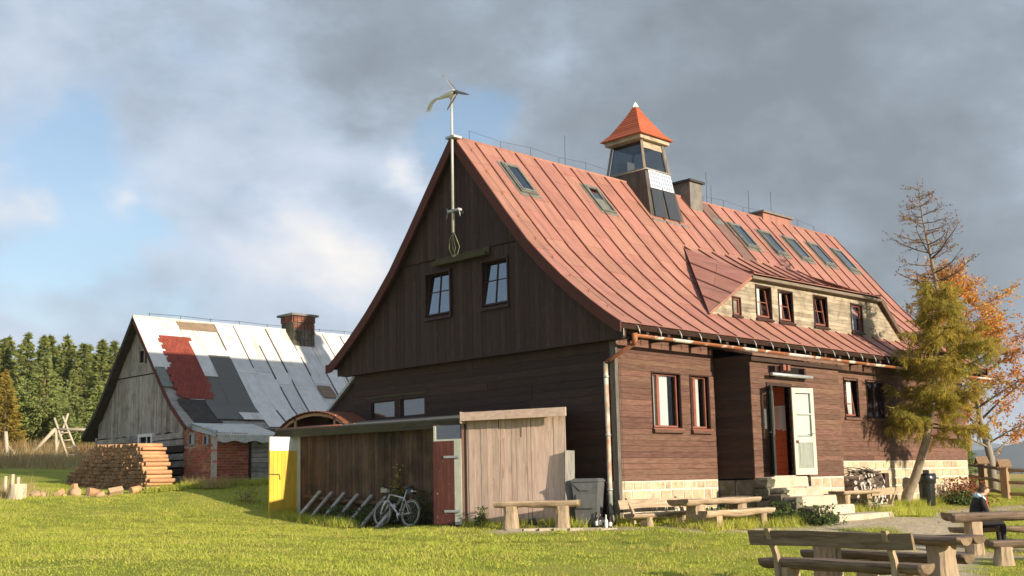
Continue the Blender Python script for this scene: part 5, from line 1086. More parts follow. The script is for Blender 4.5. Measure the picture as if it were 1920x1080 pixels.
MB().tube([(-.24, .36, .93), (-.24, .43, .93), (.24, .43, .93), (.24, .36, .93)], .018, 6).obj('handle', BLACKP, wb)
MB().loft([[(x * w, -.37 + d, z) for x, d in ((-1, 0), (1, 0), (1, .05), (-1, .05))] for z, w in ((.80, .10), (.97, .30))]).obj('lid_grip', GREYP, wb)
for x in (-.25, .25): MB().tube([(x - .025, .25, .10), (x + .025, .25, .10)], .10, 12).obj('wheel', BLACKP, wb)
bb = thing('rubbish_bin', 'tall black rubbish bin with a bin bag folded over its rim', 'rubbish bin', (13.55, -.62, G(13.5, -.6)))
MB().lathe([(0, 0), (.21, 0), (.22, .05), (.235, .86), (.235, .9), (.20, .9), (.18, .3)], n=18).obj('body', mat('bin_black_gloss', (.010, .012, .014), (.018, .02, .022), scale=6, rough=.22, spec=.6), bb)
V_ = []; b = MB(); b.loft([[((r + .02 * math.sin(5 * q + z * 9)) * math.cos(q), (r + .02 * math.sin(4 * q + z * 20)) * math.sin(q), z) for q in [2 * math.pi * j / 22 for j in range(22)]] for r, z in ((.245, .66), (.29, .78), (.275, .9), (.25, .97), (.2, .95))], cap=False, smooth=True)
b.obj('bin_bag', mat('bag_black', (.012, .012, .014), (.02, .02, .022), scale=9, rough=.25, bump=.6, spec=.6), bb)
BG = [mat('brown_bottle', (.035, .016, .008), rough=.12, spec=.7), mat('bottle_label', (.66, .64, .6), rough=.6), mat('bottle_white', (.70, .70, .67), rough=.3)]
for i, (dy, dx, k, s, lab) in enumerate(((0.02, 0, 0, 1.0, 'dark brown bottle nearest the grey bin'), (-.09, .04, 0, 1.06, 'second dark bottle in the row, without a label'), (-.19, -.03, 1, 1.05, 'brown bottle with a white label just left of the tallest bottle'), (-.29, 0, 1, 1.18, 'tallest bottle in the row with a white label and swing top'), (-.39, .05, 0, .95, 'dark bottle standing just left of the small white one'), (-.48, -.02, 2, .92, 'white bottle at the downpipe end of the row'), (-.57, .02, 1, .9, 'last small bottle with a pale label by the wall corner'))):
    o = thing('bottle', lab, 'bottle', gp(-.80 + dx - dy * .1, .14 + dy * .8, 0), group='bottles by the bin'); pr = [(0, 0), (.036, 0), (.038, .02), (.038, .16), (.033, .185), (.015, .225), (.013, .29), (.017, .30), (.015, .31), (0, .31)]
    MB().lathe([(r, z * s) for r, z in pr], n=12).obj('glass', BG[2] if k == 2 else BG[0], o)
    if k == 1: MB().lathe([(.0385, .05 * s), (.0395, .052 * s), (.0395, .14 * s), (.0385, .142 * s)], n=12).obj('paper_label', BG[1], o)
pot = thing('pot', 'black enamel pot lying on its side below the pale log bench', 'pot', gp(-1.45, 1.42, .09), R(20)); MB().lathe([(0, 0), (.10, 0), (.105, .16), (.115, .165), (.10, .16), (.095, .01)], n=16).obj('body', BLACKP, pot); pot.rotation_euler = (R(80), 0, R(60))
tag(MB().tube([(-1.62, 1.45, G(-1.6, 1.4) + .03), (-.98, .5, G(-1, .5) + .06)], .02, 6).obj('stick', LOGW['x']), 'thin pale stick on the ground under the pale log bench', 'stick')
pv = MB()
for i in range(7): x, y = -2.0 + i * .19, 1.25 - i * .27; pv.box(x - .17, x + .17, y - .12, y + .12, G(x, y) - .05, G(x, y) + .018 + U(0, .015), Matrix.Translation((x, y, 0)) @ Matrix.Rotation(U(-.3, .3) - .9, 4, 'Z') @ Matrix.Translation((-x, -y, 0)))
tag(pv.obj('path_slab', STEPST), 'flat pale stone slabs set in the grass at the foot of the shed bench', 'paving', kind='structure')
wr = thing('wire_rack', 'thin white wire rack standing behind the low back bench', 'wire rack', (1.2, -.32, -.99)); b = MB()
for x in (-.35, -.05, .02, .30): b.tube([(x, 0, 0), (x * 1.02, -.05, .52)], .011, 5)
for z in (.16, .50): b.tube([(-.36, -.02, z), (.34, -.03, z)], .010, 5)
b.tube([(.30, -.05, .5), (.5, .0, .14), (.75, 0, .12)], .011, 5); b.obj('wire', WHITEP, wr)
# ------------------------------------------------------------------ bicycle, bike rack
bk_ = thing('bicycle', 'silver mountain bike with saddle bag leaning on the wooden bike rack', 'bicycle', (-1.52, 5.42, G(-1.5, 5.9) + .0), rot=(R(8), 0, R(93)))
FRM = mat('bike_silver', (.52, .52, .53), (.60, .60, .61), scale=9, rough=.35, metal=.4); TYRE = mat('dusty_tyre', (.16, .14, .12), (.28, .25, .21), scale=14, rough=.9)
rh, fh, bbk, st, hd, hb, sp = (0, 0, .335), (1.04, 0, .335), (.42, 0, .29), (.27, 0, .70), (.83, 0, .80), (.88, 0, .66), (.20, 0, .93)
MB().tube([st, hd], .02, 8).tube([hb, bbk], .026, 8).tube([bbk, sp], .018, 8).tube([hd, hb], .024, 8).tube([(0, .06, .335), bbk], .011, 6).tube([(0, -.06, .335), bbk], .011, 6).tube([(0, .06, .335), st], .010, 6).tube([(0, -.06, .335), st], .010, 6).obj('frame', FRM, bk_)
MB().tube([(.885, 0, .65), (.90, .065, .60), (.965, .065, .48), (1.04, .06, .335)], [.02, .026, .026, .014], 8).tube([(.885, 0, .65), (.90, -.065, .60), (.965, -.065, .48), (1.04, -.06, .335)], [.02, .026, .026, .014], 8).obj('fork', WHITEP, bk_)
for nm, c in (('wheel', rh), ('wheel', fh)):
    T = Matrix.Translation(c); hub = MB().tube([T @ Vector((0, -.045, 0)), T @ Vector((0, .045, 0))], .03, 10).obj('wheel', STEEL, bk_)
    for n2, rr, tr, m in (('tyre', .315, .024, TYRE), ('rim', .285, .012, STEEL)):
        MB().tube([T @ Vector((rr * math.cos(a), 0, rr * math.sin(a))) for a in [2 * math.pi * k / 32 for k in range(33)]], tr, 8, cap=False).obj(n2, m, hub)
    s = MB()
    for k in range(28): a = 2 * math.pi * k / 28; s.tube([T @ Vector((.02 * math.cos(a + .8), .03 * (-1) ** k, .02 * math.sin(a + .8))), T @ Vector((.28 * math.cos(a), 0, .28 * math.sin(a)))], .0022, 3)
    s.obj('spokes', STEEL, hub)
hbm = MB().tube([hd, (.80, 0, .90), (.86, 0, .95)], .018, 6).tube([(.84, -.30, .98), (.86, -.1, .95), (.86, .1, .95), (.84, .30, .98)], .013, 6).obj('handlebar', IRON, bk_)
for y in (-.27, .27): MB().tube([(.84, y * .75, .975), (.835, y * 1.15, .985)], .018, 7).obj('grip', BLACKP, hbm); MB().tube([(.86, y * .7, .96), (.95, y * .75, .93)], .008, 5).obj('brake_lever', STEEL, hbm)
MB().loft([[(x, y * w, z) for y, z in ((-1, .84), (1, .84), (1, .94), (-1, .94))] for x, w in ((.86, .09), (1.02, .12), (1.10, .08))]).obj('handlebar_bag', mat('bag_canvas', (.40, .35, .27), (.50, .45, .36), scale=20), bk_)
MB().loft([[(x, y * w, z + d) for y, d in ((-1, 0), (-.6, .03), (.6, .03), (1, 0), (.5, -.03), (-.5, -.03))] for x, w, z in ((.02, .07, .97), (.14, .065, .965), (.26, .02, .95), (.33, .016, .94))], smooth=True).obj('saddle', BLACKP, bk_)
MB().box(-.07, .13, -.055, .055, .80, .93).obj('saddle_bag', BLACKP, bk_); MB().box(-.074, .0, -.058, .058, .85, .885).obj('reflective_strip', WHITEP, bk_)
cr_ = MB().tube([(.42, -.05, .29), (.42, .05, .29)], .045, 12).tube([(.42, .07, .29), (.34, .07, .14)], .012, 6).tube([(.42, -.07, .29), (.50, -.07, .44)], .012, 6).lathe([(.085, -.004), (.09, 0), (.085, .004)], (0, 0, 0), 20).obj('crank', STEEL, bk_)
MB().box(.28, .40, .07, .17, .125, .15).box(.44, .56, -.17, -.07, .43, .455).obj('pedal', IRON, bk_)
MB().tube([(.42, .045, .37), (0, .045, .375), (-.04, .045, .335), (0, .045, .295), (.42, .045, .21)], .006, 4).obj('chain', RUSTD, bk_)
MB().tube([(.60, -.035, .45), (.68, -.035, .56)], .035, 8).tube([(.60, .03, .45), (.68, .03, .56)], .008, 5).obj('bottle_cage', STEEL, bk_)
MB().tube([(.72, 0, .66), (.80, -.02, .70), (.96, 0, .69), (1.10, 0, .66), (1.22, 0, .58)], .018, 6).obj('mudguard', BLACKP, bk_)
rk = thing('bike_rack', 'low bike rack of a rail log and slanting boards by the dark shed wall', 'bike rack', (-1.4, 8.4, -.9), world=True)
MB().tube([(-1.14, 10.45, -.22), (-1.13, 8.6, -.36), (-1.13, 5.6, -.50)], [.06, .065, .06], 9).obj('rail_log', SHEDB['y'], rk)
for i, yv in enumerate((9.75, 9.2, 8.65, 8.05, 7.45, 6.85, 6.2)):
    tz = -.08 - .055 * (9.75 - yv); g = G(-1.75, yv)
    a, b_ = Vector((-1.13, yv - .05, tz)), Vector((-1.80, yv + .16, g - .02)); d = (b_ - a).normalized(); s = Vector((0, 1, 0)); n = d.cross(s).normalized()
    MB().loft([[p + s * q * .06 + n * k * .02 for q, k in ((-1, -1), (1, -1), (1, 1), (-1, 1))] for p in (a, b_)]).obj('slat', GREYW['x'], rk)
# ------------------------------------------------------------------ firewood stack by the wing wall
fs = thing('firewood_stack', 'stack of split white firewood with branches on top against the stone base', 'firewood stack', (10.35, -.3, -.92), world=True)
BIR = mat('birch_end', (.36, .32, .27), (.56, .51, .44), scale=16, bump=.2, rand=.3, c3=(.22, .15, .11), s3=7, t3=(.55, .65)); BIRB = mat('firewood_bark', (.10, .065, .05), (.30, .24, .20), scale=12, rand=.3)
for r_ in range(7):
    x = 9.5 + U(0, .08)
    while x < 11.15:
        q = U(.05, .085); k = random.choice((3, 4, 5)); b = MB(); b.tube([(0, -.24 + U(-.04, .03), 0), (U(-.03, .03), .18, U(-.02, .02))], [q, q * .95], k, False, 0, True, 1); o = b.obj('split_log', [BIRB, BIR], fs); o.location = (x, -.3, -.84 + r_ * .125 + U(-.03, .03)); o.rotation_euler = (U(-.25, .25), U(0, 3), U(-.35, .35)) if r_ < 5 else (U(-.9, .3), U(0, 3), U(-.7, .7)); x += q * U(1.4, 2.3)
for i in range(16):
    x = U(9.5, 11.0); MB().tube([(x, -.55, .02 + U(0, .1)), (x + U(-.4, .4), -.3, .08 + U(0, .12)), (x + U(-.7, .7), -.2, .06 + U(0, .2))], [.02, .018, .008], 5).obj('branch', BARKD, fs)
box_obj('side_board', 11.18, 11.42, -.52, -.06, -.9, .06, DARK['z'], fs)
# ------------------------------------------------------------------ fence with roofed posts
FW = woods('fence_wood', (.22, .135, .075), (.36, .24, .145), sc=16, rand=.12, bump=.4)
fe = thing('timber_fence', 'brown rail fence with little gabled caps on its posts', 'fence', (19, -.4, -.8), world=True)
FP = [(23.3, 2.6), (20.75, .72), (18.25, -1.05), (20.6, -4.4)]
for (x, y) in FP:
    g = G(x, y); MB().box(x - .11, x + .11, y - .11, y + .11, g - .05, g + 1.05).obj('post', FW['z'], fe)
    dx, dy = (.707, -.707)
    M = Matrix.Translation((x, y, g)) @ Matrix.Rotation(R(-50), 4, 'Z')
    for s in (-1, 1): MB().add([M @ Vector(p) for p in ((-.20, 0, 1.30), (.20, 0, 1.30), (.20, s * .22, 1.06), (-.20, s * .22, 1.06), (-.20, 0, 1.26), (.20, 0, 1.26), (.20, s * .20, 1.03), (-.20, s * .20, 1.03))], [(0, 1, 2, 3), (4, 7, 6, 5), (0, 4, 5, 1), (1, 5, 6, 2), (2, 6, 7, 3), (3, 7, 4, 0)]).obj('post_cap', FW['x'], fe)
for (a, b_) in zip(FP[:-1], FP[1:]):
    ga, gb = G(*a), G(*b_)
    for z in (.95, .55, .18): MB().tube([(a[0], a[1], ga + z), ((a[0] + b_[0]) / 2, (a[1] + b_[1]) / 2, (ga + gb) / 2 + z + .02), (b_[0], b_[1], gb + z)], .055, 8).obj('rail', FW['x'], fe)
# ------------------------------------------------------------------ person on the far bench
SKIN = mat('skin', (.56, .33, .24), (.62, .38, .28), scale=20, rough=.6); JACK = mat('dark_jacket', (.018, .016, .017), (.03, .026, .027), scale=16, bump=.4, rough=.75)
TROU = mat('dark_trousers', (.022, .02, .024), (.035, .03, .034), scale=16, bump=.4); SHOE = mat('brown_shoe', (.07, .035, .02), (.10, .05, .03), scale=12)
def person():
    px, py = 2.98, -6.60; g = G(px, py); base = Matrix.Translation((px, py, g)) @ Matrix.Rotation(R(-46), 4, 'Z')   # local x = facing
    J = {'pel': ((0, 0, .50), .15), 'sp': ((.0, 0, .66), .145), 'ch': ((.05, 0, .86), .155), 'up': ((.09, 0, .98), .12), 'ne': ((.14, 0, 1.06), .058), 'h0': ((.185, 0, 1.11), .075), 'h1': ((.21, 0, 1.165), .10), 'h2': ((.20, 0, 1.225), .085)}
    E_ = [('pel', 'sp'), ('sp', 'ch'), ('ch', 'up'), ('up', 'ne'), ('ne', 'h0'), ('h0', 'h1'), ('h1', 'h2')]
    for s, n in ((1, 'l'), (-1, 'r')):
        J.update({'sh' + n: ((.08, s * .19, .96), .075), 'el' + n: ((.16, s * .25, .70), .052), 'wr' + n: ((.38, s * .10, .66), .036), 'ha' + n: ((.43, s * .07, .665), .034),
                  'hi' + n: ((.06, s * .10, .48), .105), 'kn' + n: ((.50, s * .13, .50), .075), 'an' + n: ((.50, s * .12, .10), .048), 'to' + n: ((.66, s * .13, .045), .042)})
        E_ += [('up', 'sh' + n), ('sh' + n, 'el' + n), ('el' + n, 'wr' + n), ('wr' + n, 'ha' + n), ('pel', 'hi' + n), ('hi' + n, 'kn' + n), ('kn' + n, 'an' + n), ('an' + n, 'to' + n)]
        for k, dy in enumerate((-.026, -.009, .009, .026)):
            J['f%s%d' % (n, k)] = ((.475, s * (.065 + dy), .655), .010); J['g%s%d' % (n, k)] = ((.505 + .008 * (k in (1, 2)), s * (.06 + dy), .625), .008); E_ += [('ha' + n, 'f%s%d' % (n, k)), ('f%s%d' % (n, k), 'g%s%d' % (n, k))]
        J['t' + n] = ((.43, s * .025, .685), .011); J['u' + n] = ((.465, s * .015, .675), .009); E_ += [('wr' + n, 't' + n), ('t' + n, 'u' + n)]
    J['nose'] = ((.325, 0, 1.15), .018); E_.append(('h1', 'nose'))
    names = list(J); me = bpy.data.meshes.new('body'); me.from_pydata([J[k][0] for k in names], [(names.index(a), names.index(b)) for a, b in E_], []); me.update()
    o = bpy.data.objects.new('body', me); COL.objects.link(o); sk = o.modifiers.new('s', 'SKIN')
    me.skin_vertices  # layer made by the modifier below if missing
    if not me.skin_vertices: 
        import bmesh; bm = bmesh.new(); bm.from_mesh(me); bm.verts.layers.skin.verify(); bm.to_mesh(me); bm.free()
    for i, k in enumerate(names):
        v = me.skin_vertices[0].data[i]; r_ = J[k][1]; v.radius = (r_, r_ * (1.2 if k in ('sp', 'ch', 'pel', 'up') else 1)); v.use_root = k == 'pel'
    ss = o.modifiers.new('u', 'SUBSURF'); ss.levels = 2; ss.render_levels = 2
    dg = bpy.context.evaluated_depsgraph_get(); ev_ = o.evaluated_get(dg); nm = bpy.data.meshes.new_from_object(ev_); bpy.data.objects.remove(o)
    for m in (JACK, TROU, SKIN, SHOE): nm.materials.append(m)
    for p in nm.polygons:
        c = p.center; i = 0
        if c.z < .56 and not (c.x > .30 and abs(c.y) < .12 and c.z > .58): i = 1
        if c.z < .085: i = 3
        if c.z > 1.075 and c.x > .10: i = 2
        if c.x > .39 and .60 < c.z < .72: i = 2
        p.material_index = i; p.use_smooth = True
    root = thing('person', 'person in a dark jacket sitting with head bowed at the right hand log table', 'person', base.translation, R(-46)); root.scale = (.94,) * 3
    reg(bpy.data.objects.new('body', nm), root)
    HAIR = mat('brown_hair', (.055, .03, .017), (.11, .06, .032), scale=60, stretch=(1, 1, .3), rough=.6, bump=.5)
    secs = []
    for t in range(7):
        a = math.pi * .52 * t / 6; secs.append([(.195 + .02 * math.cos(a) + (-.012 + .118 * math.sin(a)) * math.cos(q) * (1.0 if math.cos(q) < .3 else .82) - .018, .108 * math.sin(a) * math.sin(q), 1.165 + .128 * math.cos(a) + (-.012 if math.cos(q) < 0 else .03) * math.sin(a)) for q in [2 * math.pi * j / 18 for j in range(18)]])
    MB().loft(secs, smooth=True).obj('hair', HAIR, root)
    MB().loft([[(.11 + r_ * math.cos(q), r_ * 1.15 * math.sin(q), z - .05 * math.cos(q)) for q in [2 * math.pi * j / 18 for j in range(18)]] for r_, z in ((.13, .985), (.125, 1.03), (.09, 1.085), (.075, 1.07))], smooth=True).obj('scarf', mat('patterned_scarf', (.10, .28, .36), (.72, .76, .76), scale=26, lo=.45, hi=.55), root)
    for s in (-1, 1):
        MB().lathe([(0, -.010), (.024, -.006), (.03, 0), (.02, .008), (0, .01)], (0, 0, 0), 10).obj('ear', SKIN, root).matrix_basis = Matrix.Translation((.20, s * .098, 1.155)) @ Matrix.Rotation(R(90), 4, 'X')
        MB().lathe([(0, -.012), (.010, -.006), (.012, 0), (.010, .006), (0, .012)], (.290, s * .036, 1.172), 8).obj('eye', BLACKIN, root)
    MB().box(.29, .303, -.028, .028, 1.095, 1.103).obj('mouth', mat('lips', (.35, .15, .12)), root)
    MB().add([(.215, -.13, .72), (.255, -.105, .72), (.215, -.11, .97), (.19, -.13, .97)], [(0, 1, 2, 3)]).obj('jacket_stripe', mat('red_trim', (.45, .08, .06)), root)
person()
# ------------------------------------------------------------------ trees
def leaf_tris(c, d, n, L, w):
    """one slim triangle: c base, d direction, n side"""
    return [c - n * w, c + n * w, c + d * L]
def unitv(a): return a / np.maximum(np.linalg.norm(a, axis=-1, keepdims=True), 1e-9)
def slivers(c, d, L, w, r=None):
    """arrays of base points and directions -> slim triangles"""
    r = rng if r is None else r; n = unitv(np.cross(d, r.normal(size=d.shape))); L = np.asarray(L).reshape(-1, 1); w = np.asarray(w).reshape(-1, 1)
    return np.stack([c - n * w, c + n * w, c + d * L], 1).reshape(-1, 3)
SPR = mat('spruce_needles', (.175, .215, .058), (.33, .35, .11), scale=1.2, rough=.9, rand=.34, island=True, transl=.5, hue=.012)
PINEF = mat('pine_needles', (.18, .225, .065), (.32, .35, .11), scale=1.2, rough=.9, rand=.30, island=True, transl=.4, hue=.012)
LARY = mat('yellow_larch_needles', (.22, .17, .03), (.33, .24, .045), scale=1.6, rough=.9, rand=.28, island=True, transl=.3, hue=.012)
def spruce_mesh(seed, h, R0, nb, per, leaf=.30, droop=.25, top=.08, low=.06, lw=.085):
    r = np.random.default_rng(seed); V = []; tb = MB()
    for b in range(nb):
        t = low + (1 - low) * (b / nb) ** .85 + r.normal(0, .012); t = min(max(t, .03), .985); a = b * 2.4 + r.normal(0, .35); Rr = R0 * ((1 - t) ** .92 + .02) * r.uniform(.70, 1.18)
        d = np.array([math.cos(a), math.sin(a), 0]); s = np.array([-d[1], d[0], 0]); k = max(6, int(per * (.25 + Rr / R0)))
        u = r.uniform(.12, 1, k) ** .7; lat = r.normal(0, .17, k) * Rr * u * .9; z = t * h - droop * Rr * u + .30 * Rr * np.clip(u - .6, 0, 1) + r.normal(0, .05, k)
        c = d * (u * Rr)[:, None] + s * lat[:, None]; c[:, 2] = z
        dr = unitv(d * 1.0 + s * (np.sign(lat) * r.uniform(.2, 1.1, k))[:, None] + np.stack([r.normal(0, .25, k), r.normal(0, .25, k), r.normal(-.1, .4, k)], 1))
        V.append(slivers(c, dr, leaf * r.uniform(.6, 1.3, k), lw * r.uniform(.6, 1.3, k), r))
    k = 60; c = np.zeros((k, 3)); c[:, 2] = h * r.uniform(.90, 1.0, k); V.append(slivers(c, unitv(np.stack([r.normal(0, .6, k), r.normal(0, .6, k), r.uniform(.1, 1, k)], 1)), leaf * .7 * np.ones(k), .04 * np.ones(k), r))
    return np.concatenate(V)
def tree_mesh_objs(name, lab, grp, V, trunk, fm, tm, cat='tree', loc=(0, 0, 0), fol='foliage'):
    t = thing(name, lab, cat, loc, group=grp); tris_obj(fol, V, fm, t); trunk.obj('trunk', tm, t); return t
def spr_trunk(h, r0): return MB().tube([(0, 0, -.3), (.02, 0, h * .5), (0, 0, h * .98)], [r0, r0 * .6, .015], 7)
spr = []
for i, (h, R0, nb) in enumerate(((8.0, 2.0, 120), (8.0, 1.6, 110), (8.0, 2.3, 125), (8.0, 1.8, 115))): spr.append(tree_mesh_objs('spruce_tree', 'dark green spruce in the dense wood beyond the ladder frame', 'spruces in the wood on the left', spruce_mesh(100 + i, h, R0, nb, 52), spr_trunk(h, .13), SPR, BARKD))
SPOTS = [(8.1, 61.3, 7.9), (11.0, 66.9, 8.4), (10.0, 62.2, 8.0), (13.5, 70.1, 9.0), (10.4, 59.0, 8.1), (13.1, 63.4, 8.6), (16.4, 70.1, 9.4), (12.9, 59.4, 8.2), (16.8, 66.8, 8.5), (13.3, 57.5, 7.5), (19.5, 69.8, 8.9), (15.5, 59.6, 8.2), (14.3, 55.1, 7.6), (17.4, 60.5, 7.9), (16.2, 56.1, 7.3), (17.1, 77.8, 9.2), (20.1, 77.7, 9.4), (23.3, 75.9, 9.4), (9.1, 54.6, 5.4), (10.8, 52.9, 5.2), (6.5, 66, 8.6), (4, 64, 8.2), (14.5, 75, 9), (10, 73, 9)]  # tree spots mostly worked out from image pixel columns and guessed depths
for i, (x, y, h) in enumerate(SPOTS):
    o = spr[i % 4] if i < 4 else copy_tree(spr[(i * 7 + i // 3) % 4]); s = h / 8.0; o.location = (x, y, G(x, y) - .1); o.scale = (s * U(.92, 1.1), s * U(.92, 1.1), s); o.rotation_euler = (U(-.02, .02), U(-.02, .02), U(0, 6.28))
def bushy(seed, h, R0, n, leaf=.16):
    r = np.random.default_rng(seed); c = r.normal(size=(26, 3)) * np.array([R0 * .42, R0 * .42, h * .2]) + np.array([0, 0, h * .55]); k = n // 26; V = []
    for q in c:
        rr = R0 * r.uniform(.28, .5); d = unitv(r.normal(size=(k, 3))); p = q + d * rr * r.uniform(.5, 1, (k, 1)); p[:, 2] = np.maximum(p[:, 2], .05); V.append(slivers(p, unitv(d + r.normal(0, .5, (k, 3))), leaf * r.uniform(.6, 1.3, k), .05 * r.uniform(.6, 1.3, k), r))
    return np.concatenate(V)
PN = [(7.1, 50.9, 4.6, 'broad light green pine with a bare reddish trunk at the wood edge'), (7.4, 49.1, 5.7, 'tall light green pine in front of the spruces above the chopping block'), (8.7, 50.7, 3.8, 'low rounded pine just left of the ladder'), (9.2, 46.0, 4.1, 'light green rounded pine beside the barn gable'), (7.5, 46.3, 2.9, 'small bushy pine right behind the ladder frame'), (10.6, 47.4, 4.8, 'pale green pine half hidden by the barn eave'), (10.5, 44.8, 3.6, 'green bush pine tucked against the barn roof edge')]
for i, (x, y, h, lab) in enumerate(PN):
    V = np.concatenate([spruce_mesh(300 + i, h, h * .34, 75, 46, .26, .0, low=.22, lw=.07), bushy(400 + i, h * .9, h * .33, 2600)])
    tree_mesh_objs('pine_tree', lab, 'light pines at the edge of the wood', V, spr_trunk(h, .10), PINEF, BARKR, loc=(x, y, G(x, y) - .05))
for x, y, h, lab in ((5.4, 49.7, 4.8, 'yellow autumn larch behind the lone post'), (4.2, 46.4, 4.4, 'yellow larch cut by the left edge of the view')):
    tree_mesh_objs('yellow_larch', lab, None, spruce_mesh(int(x * 90), h, h * .30, 95, 60, .20, .1, lw=.045), spr_trunk(h, .09), LARY, BARKD, loc=(x, y, G(x, y) - .05))
# undergrowth at the wood edge
V = []
for i in range(260):
    t = U(0, 1); x, y = 1 + t * 11 + U(-1, 1), 46 - t * 4.5 + U(-2.0, 2.2); k = 22; c = np.tile(np.array([x, y, G(x, y)]), (k, 1)) + rng.normal(0, .28, (k, 3)) * np.array([1, 1, .0]); d = unitv(np.stack([rng.normal(0, .4, k), rng.normal(0, .4, k), rng.uniform(.5, 1, k)], 1)); V.append(slivers(c, d, rng.uniform(.4, 1.25, k), rng.uniform(.015, .04, k)))
tag(tris_obj('undergrowth', np.concatenate(V), mat('russet_undergrowth', (.22, .13, .06), (.36, .24, .11), scale=1.2, rand=.35, island=True, transl=.3)), 'russet twiggy undergrowth along the foot of the wood', 'undergrowth', kind='stuff')
# ---- the leaning larch beside the lodge
la = thing('larch_tree', 'leaning larch with yellow green lower crown and bare twiggy top beside the lodge', 'larch', (12.75, -.35, -.92), world=True)
TP = [(12.75, -.30, -1.1), (12.75, -.38, -.6), (12.75, -.66, -.1), (12.76, -1.05, .9), (12.76, -1.28, 1.85), (12.77, -1.55, 3.3), (12.78, -1.78, 5.0), (12.78, -1.62, 6.4), (12.78, -1.45, 7.6), (12.76, -1.38, 8.9)]
TRD = [.20, .165, .135, .115, .105, .09, .07, .045, .026, .008]
MB().tube(TP, TRD, 12).obj('trunk', BARK, la)
TZ = [p[2] for p in TP]
def tp(z): return np.array([np.interp(z, TZ, [p[0] for p in TP]), np.interp(z, TZ, [p[1] for p in TP]), z])
def larch():
    r = np.random.default_rng(5); limbs = MB(); twigs = MB(); F = []; Bd = []; N_ = 96
    for i in range(N_):
        if i < 62: z = 1.25 + 4.3 * (i / 62) + r.normal(0, .12)
        else: z = 5.3 + 3.3 * ((i - 62) / 34) ** .9 + r.normal(0, .08)
        a = i * 2.399 + r.normal(0, .5)
        ln = np.interp(z, [1.1, 1.8, 3.0, 4.0, 4.8, 5.4, 5.6, 6.0, 6.8, 7.6, 8.5], [1.15, 1.75, 1.85, 1.35, .8, .45, 1.3, 1.4, 1.1, .6, .25]) * r.uniform(.5, 1.25)
        d = np.array([math.cos(a), math.sin(a), 0])
        if d[1] > .3: ln = min(ln, 1.15)
        s = np.array([-d[1], d[0], 0]); o = tp(z); up = r.uniform(-.15, .35) if z > 5 else r.uniform(-.45, .05); cv = r.uniform(.1, .4); pts = [o + d * ln * u + np.array([0, 0, up * ln * u + cv * ln * u * u]) + s * r.normal(0, .05) * u for u in (0, .3, .6, .85, 1)]
        r0 = .010 + .013 * ln; limbs.tube(pts, [r0, r0 * .8, r0 * .55, r0 * .3, .003], 5)
        nt = int((9 + 13 * ln) * (1 if z < 5.6 else .55))
        for j in range(nt):
            u = r.uniform(.12, 1.0); us = (0, .3, .6, .85, 1); m = min(max(int(np.searchsorted(us, u) - 1), 0), 3); f = (u - us[m]) / (us[m + 1] - us[m]); p = pts[m] * (1 - f) + pts[m + 1] * f
            tl = r.uniform(.18, .62) * (1.15 - .4 * u); td = unitv(d * r.uniform(-.1, .9) + s * r.choice([-1, 1]) * r.uniform(.1, 1) + np.array([0, 0, r.uniform(-1.0, .25) if z < 5.4 else r.uniform(-.2, .6)]))
            e = p + td * tl; mid = (p + e) / 2 + np.array([0, 0, -.04]); twigs.tube([p, mid, e], [.006, .0045, .002], 3)
            pf = np.interp(z, [1, 4.5, 5.3, 5.5], [1, 1, .8, .0]); kk = int(36 * tl / .35)
            if r.random() < pf:
                w = r.uniform(0, 1, kk)[:, None]; c = p + (e - p) * w + r.normal(0, .03, (kk, 3)); dd = unitv(td * .8 + r.normal(0, .5, (kk, 3)) + np.array([0, 0, -.35])); F.append(slivers(c, dd, r.uniform(.08, .20, kk), r.uniform(.007, .014, kk), r))
            elif z > 4.6:
                kk = int(6 * tl / .3) + 1; w = r.uniform(.2, 1, kk)[:, None]; c = p + (e - p) * w; Bd.append(slivers(c, unitv(r.normal(size=(kk, 3))), r.uniform(.03, .055, kk), r.uniform(.012, .022, kk), r))
    limbs.obj('limbs', BARKD, la, fix=False); twigs.obj('twigs', mat('larch_twig', (.20, .15, .10), (.30, .23, .16), scale=9), la, fix=False)
    tris_obj('foliage', np.concatenate(F), mat('larch_needles', (.36, .29, .045), (.56, .42, .075), scale=1.1, rough=.85, rand=.30, island=True, transl=.55, hue=.018, c3=(.28, .29, .055), s3=.9, t3=(.48, .66)), la)
    tris_obj('cones', np.concatenate(Bd), mat('larch_cone', (.13, .07, .04), (.22, .12, .065), scale=9, rand=.3, island=True), la)
larch()
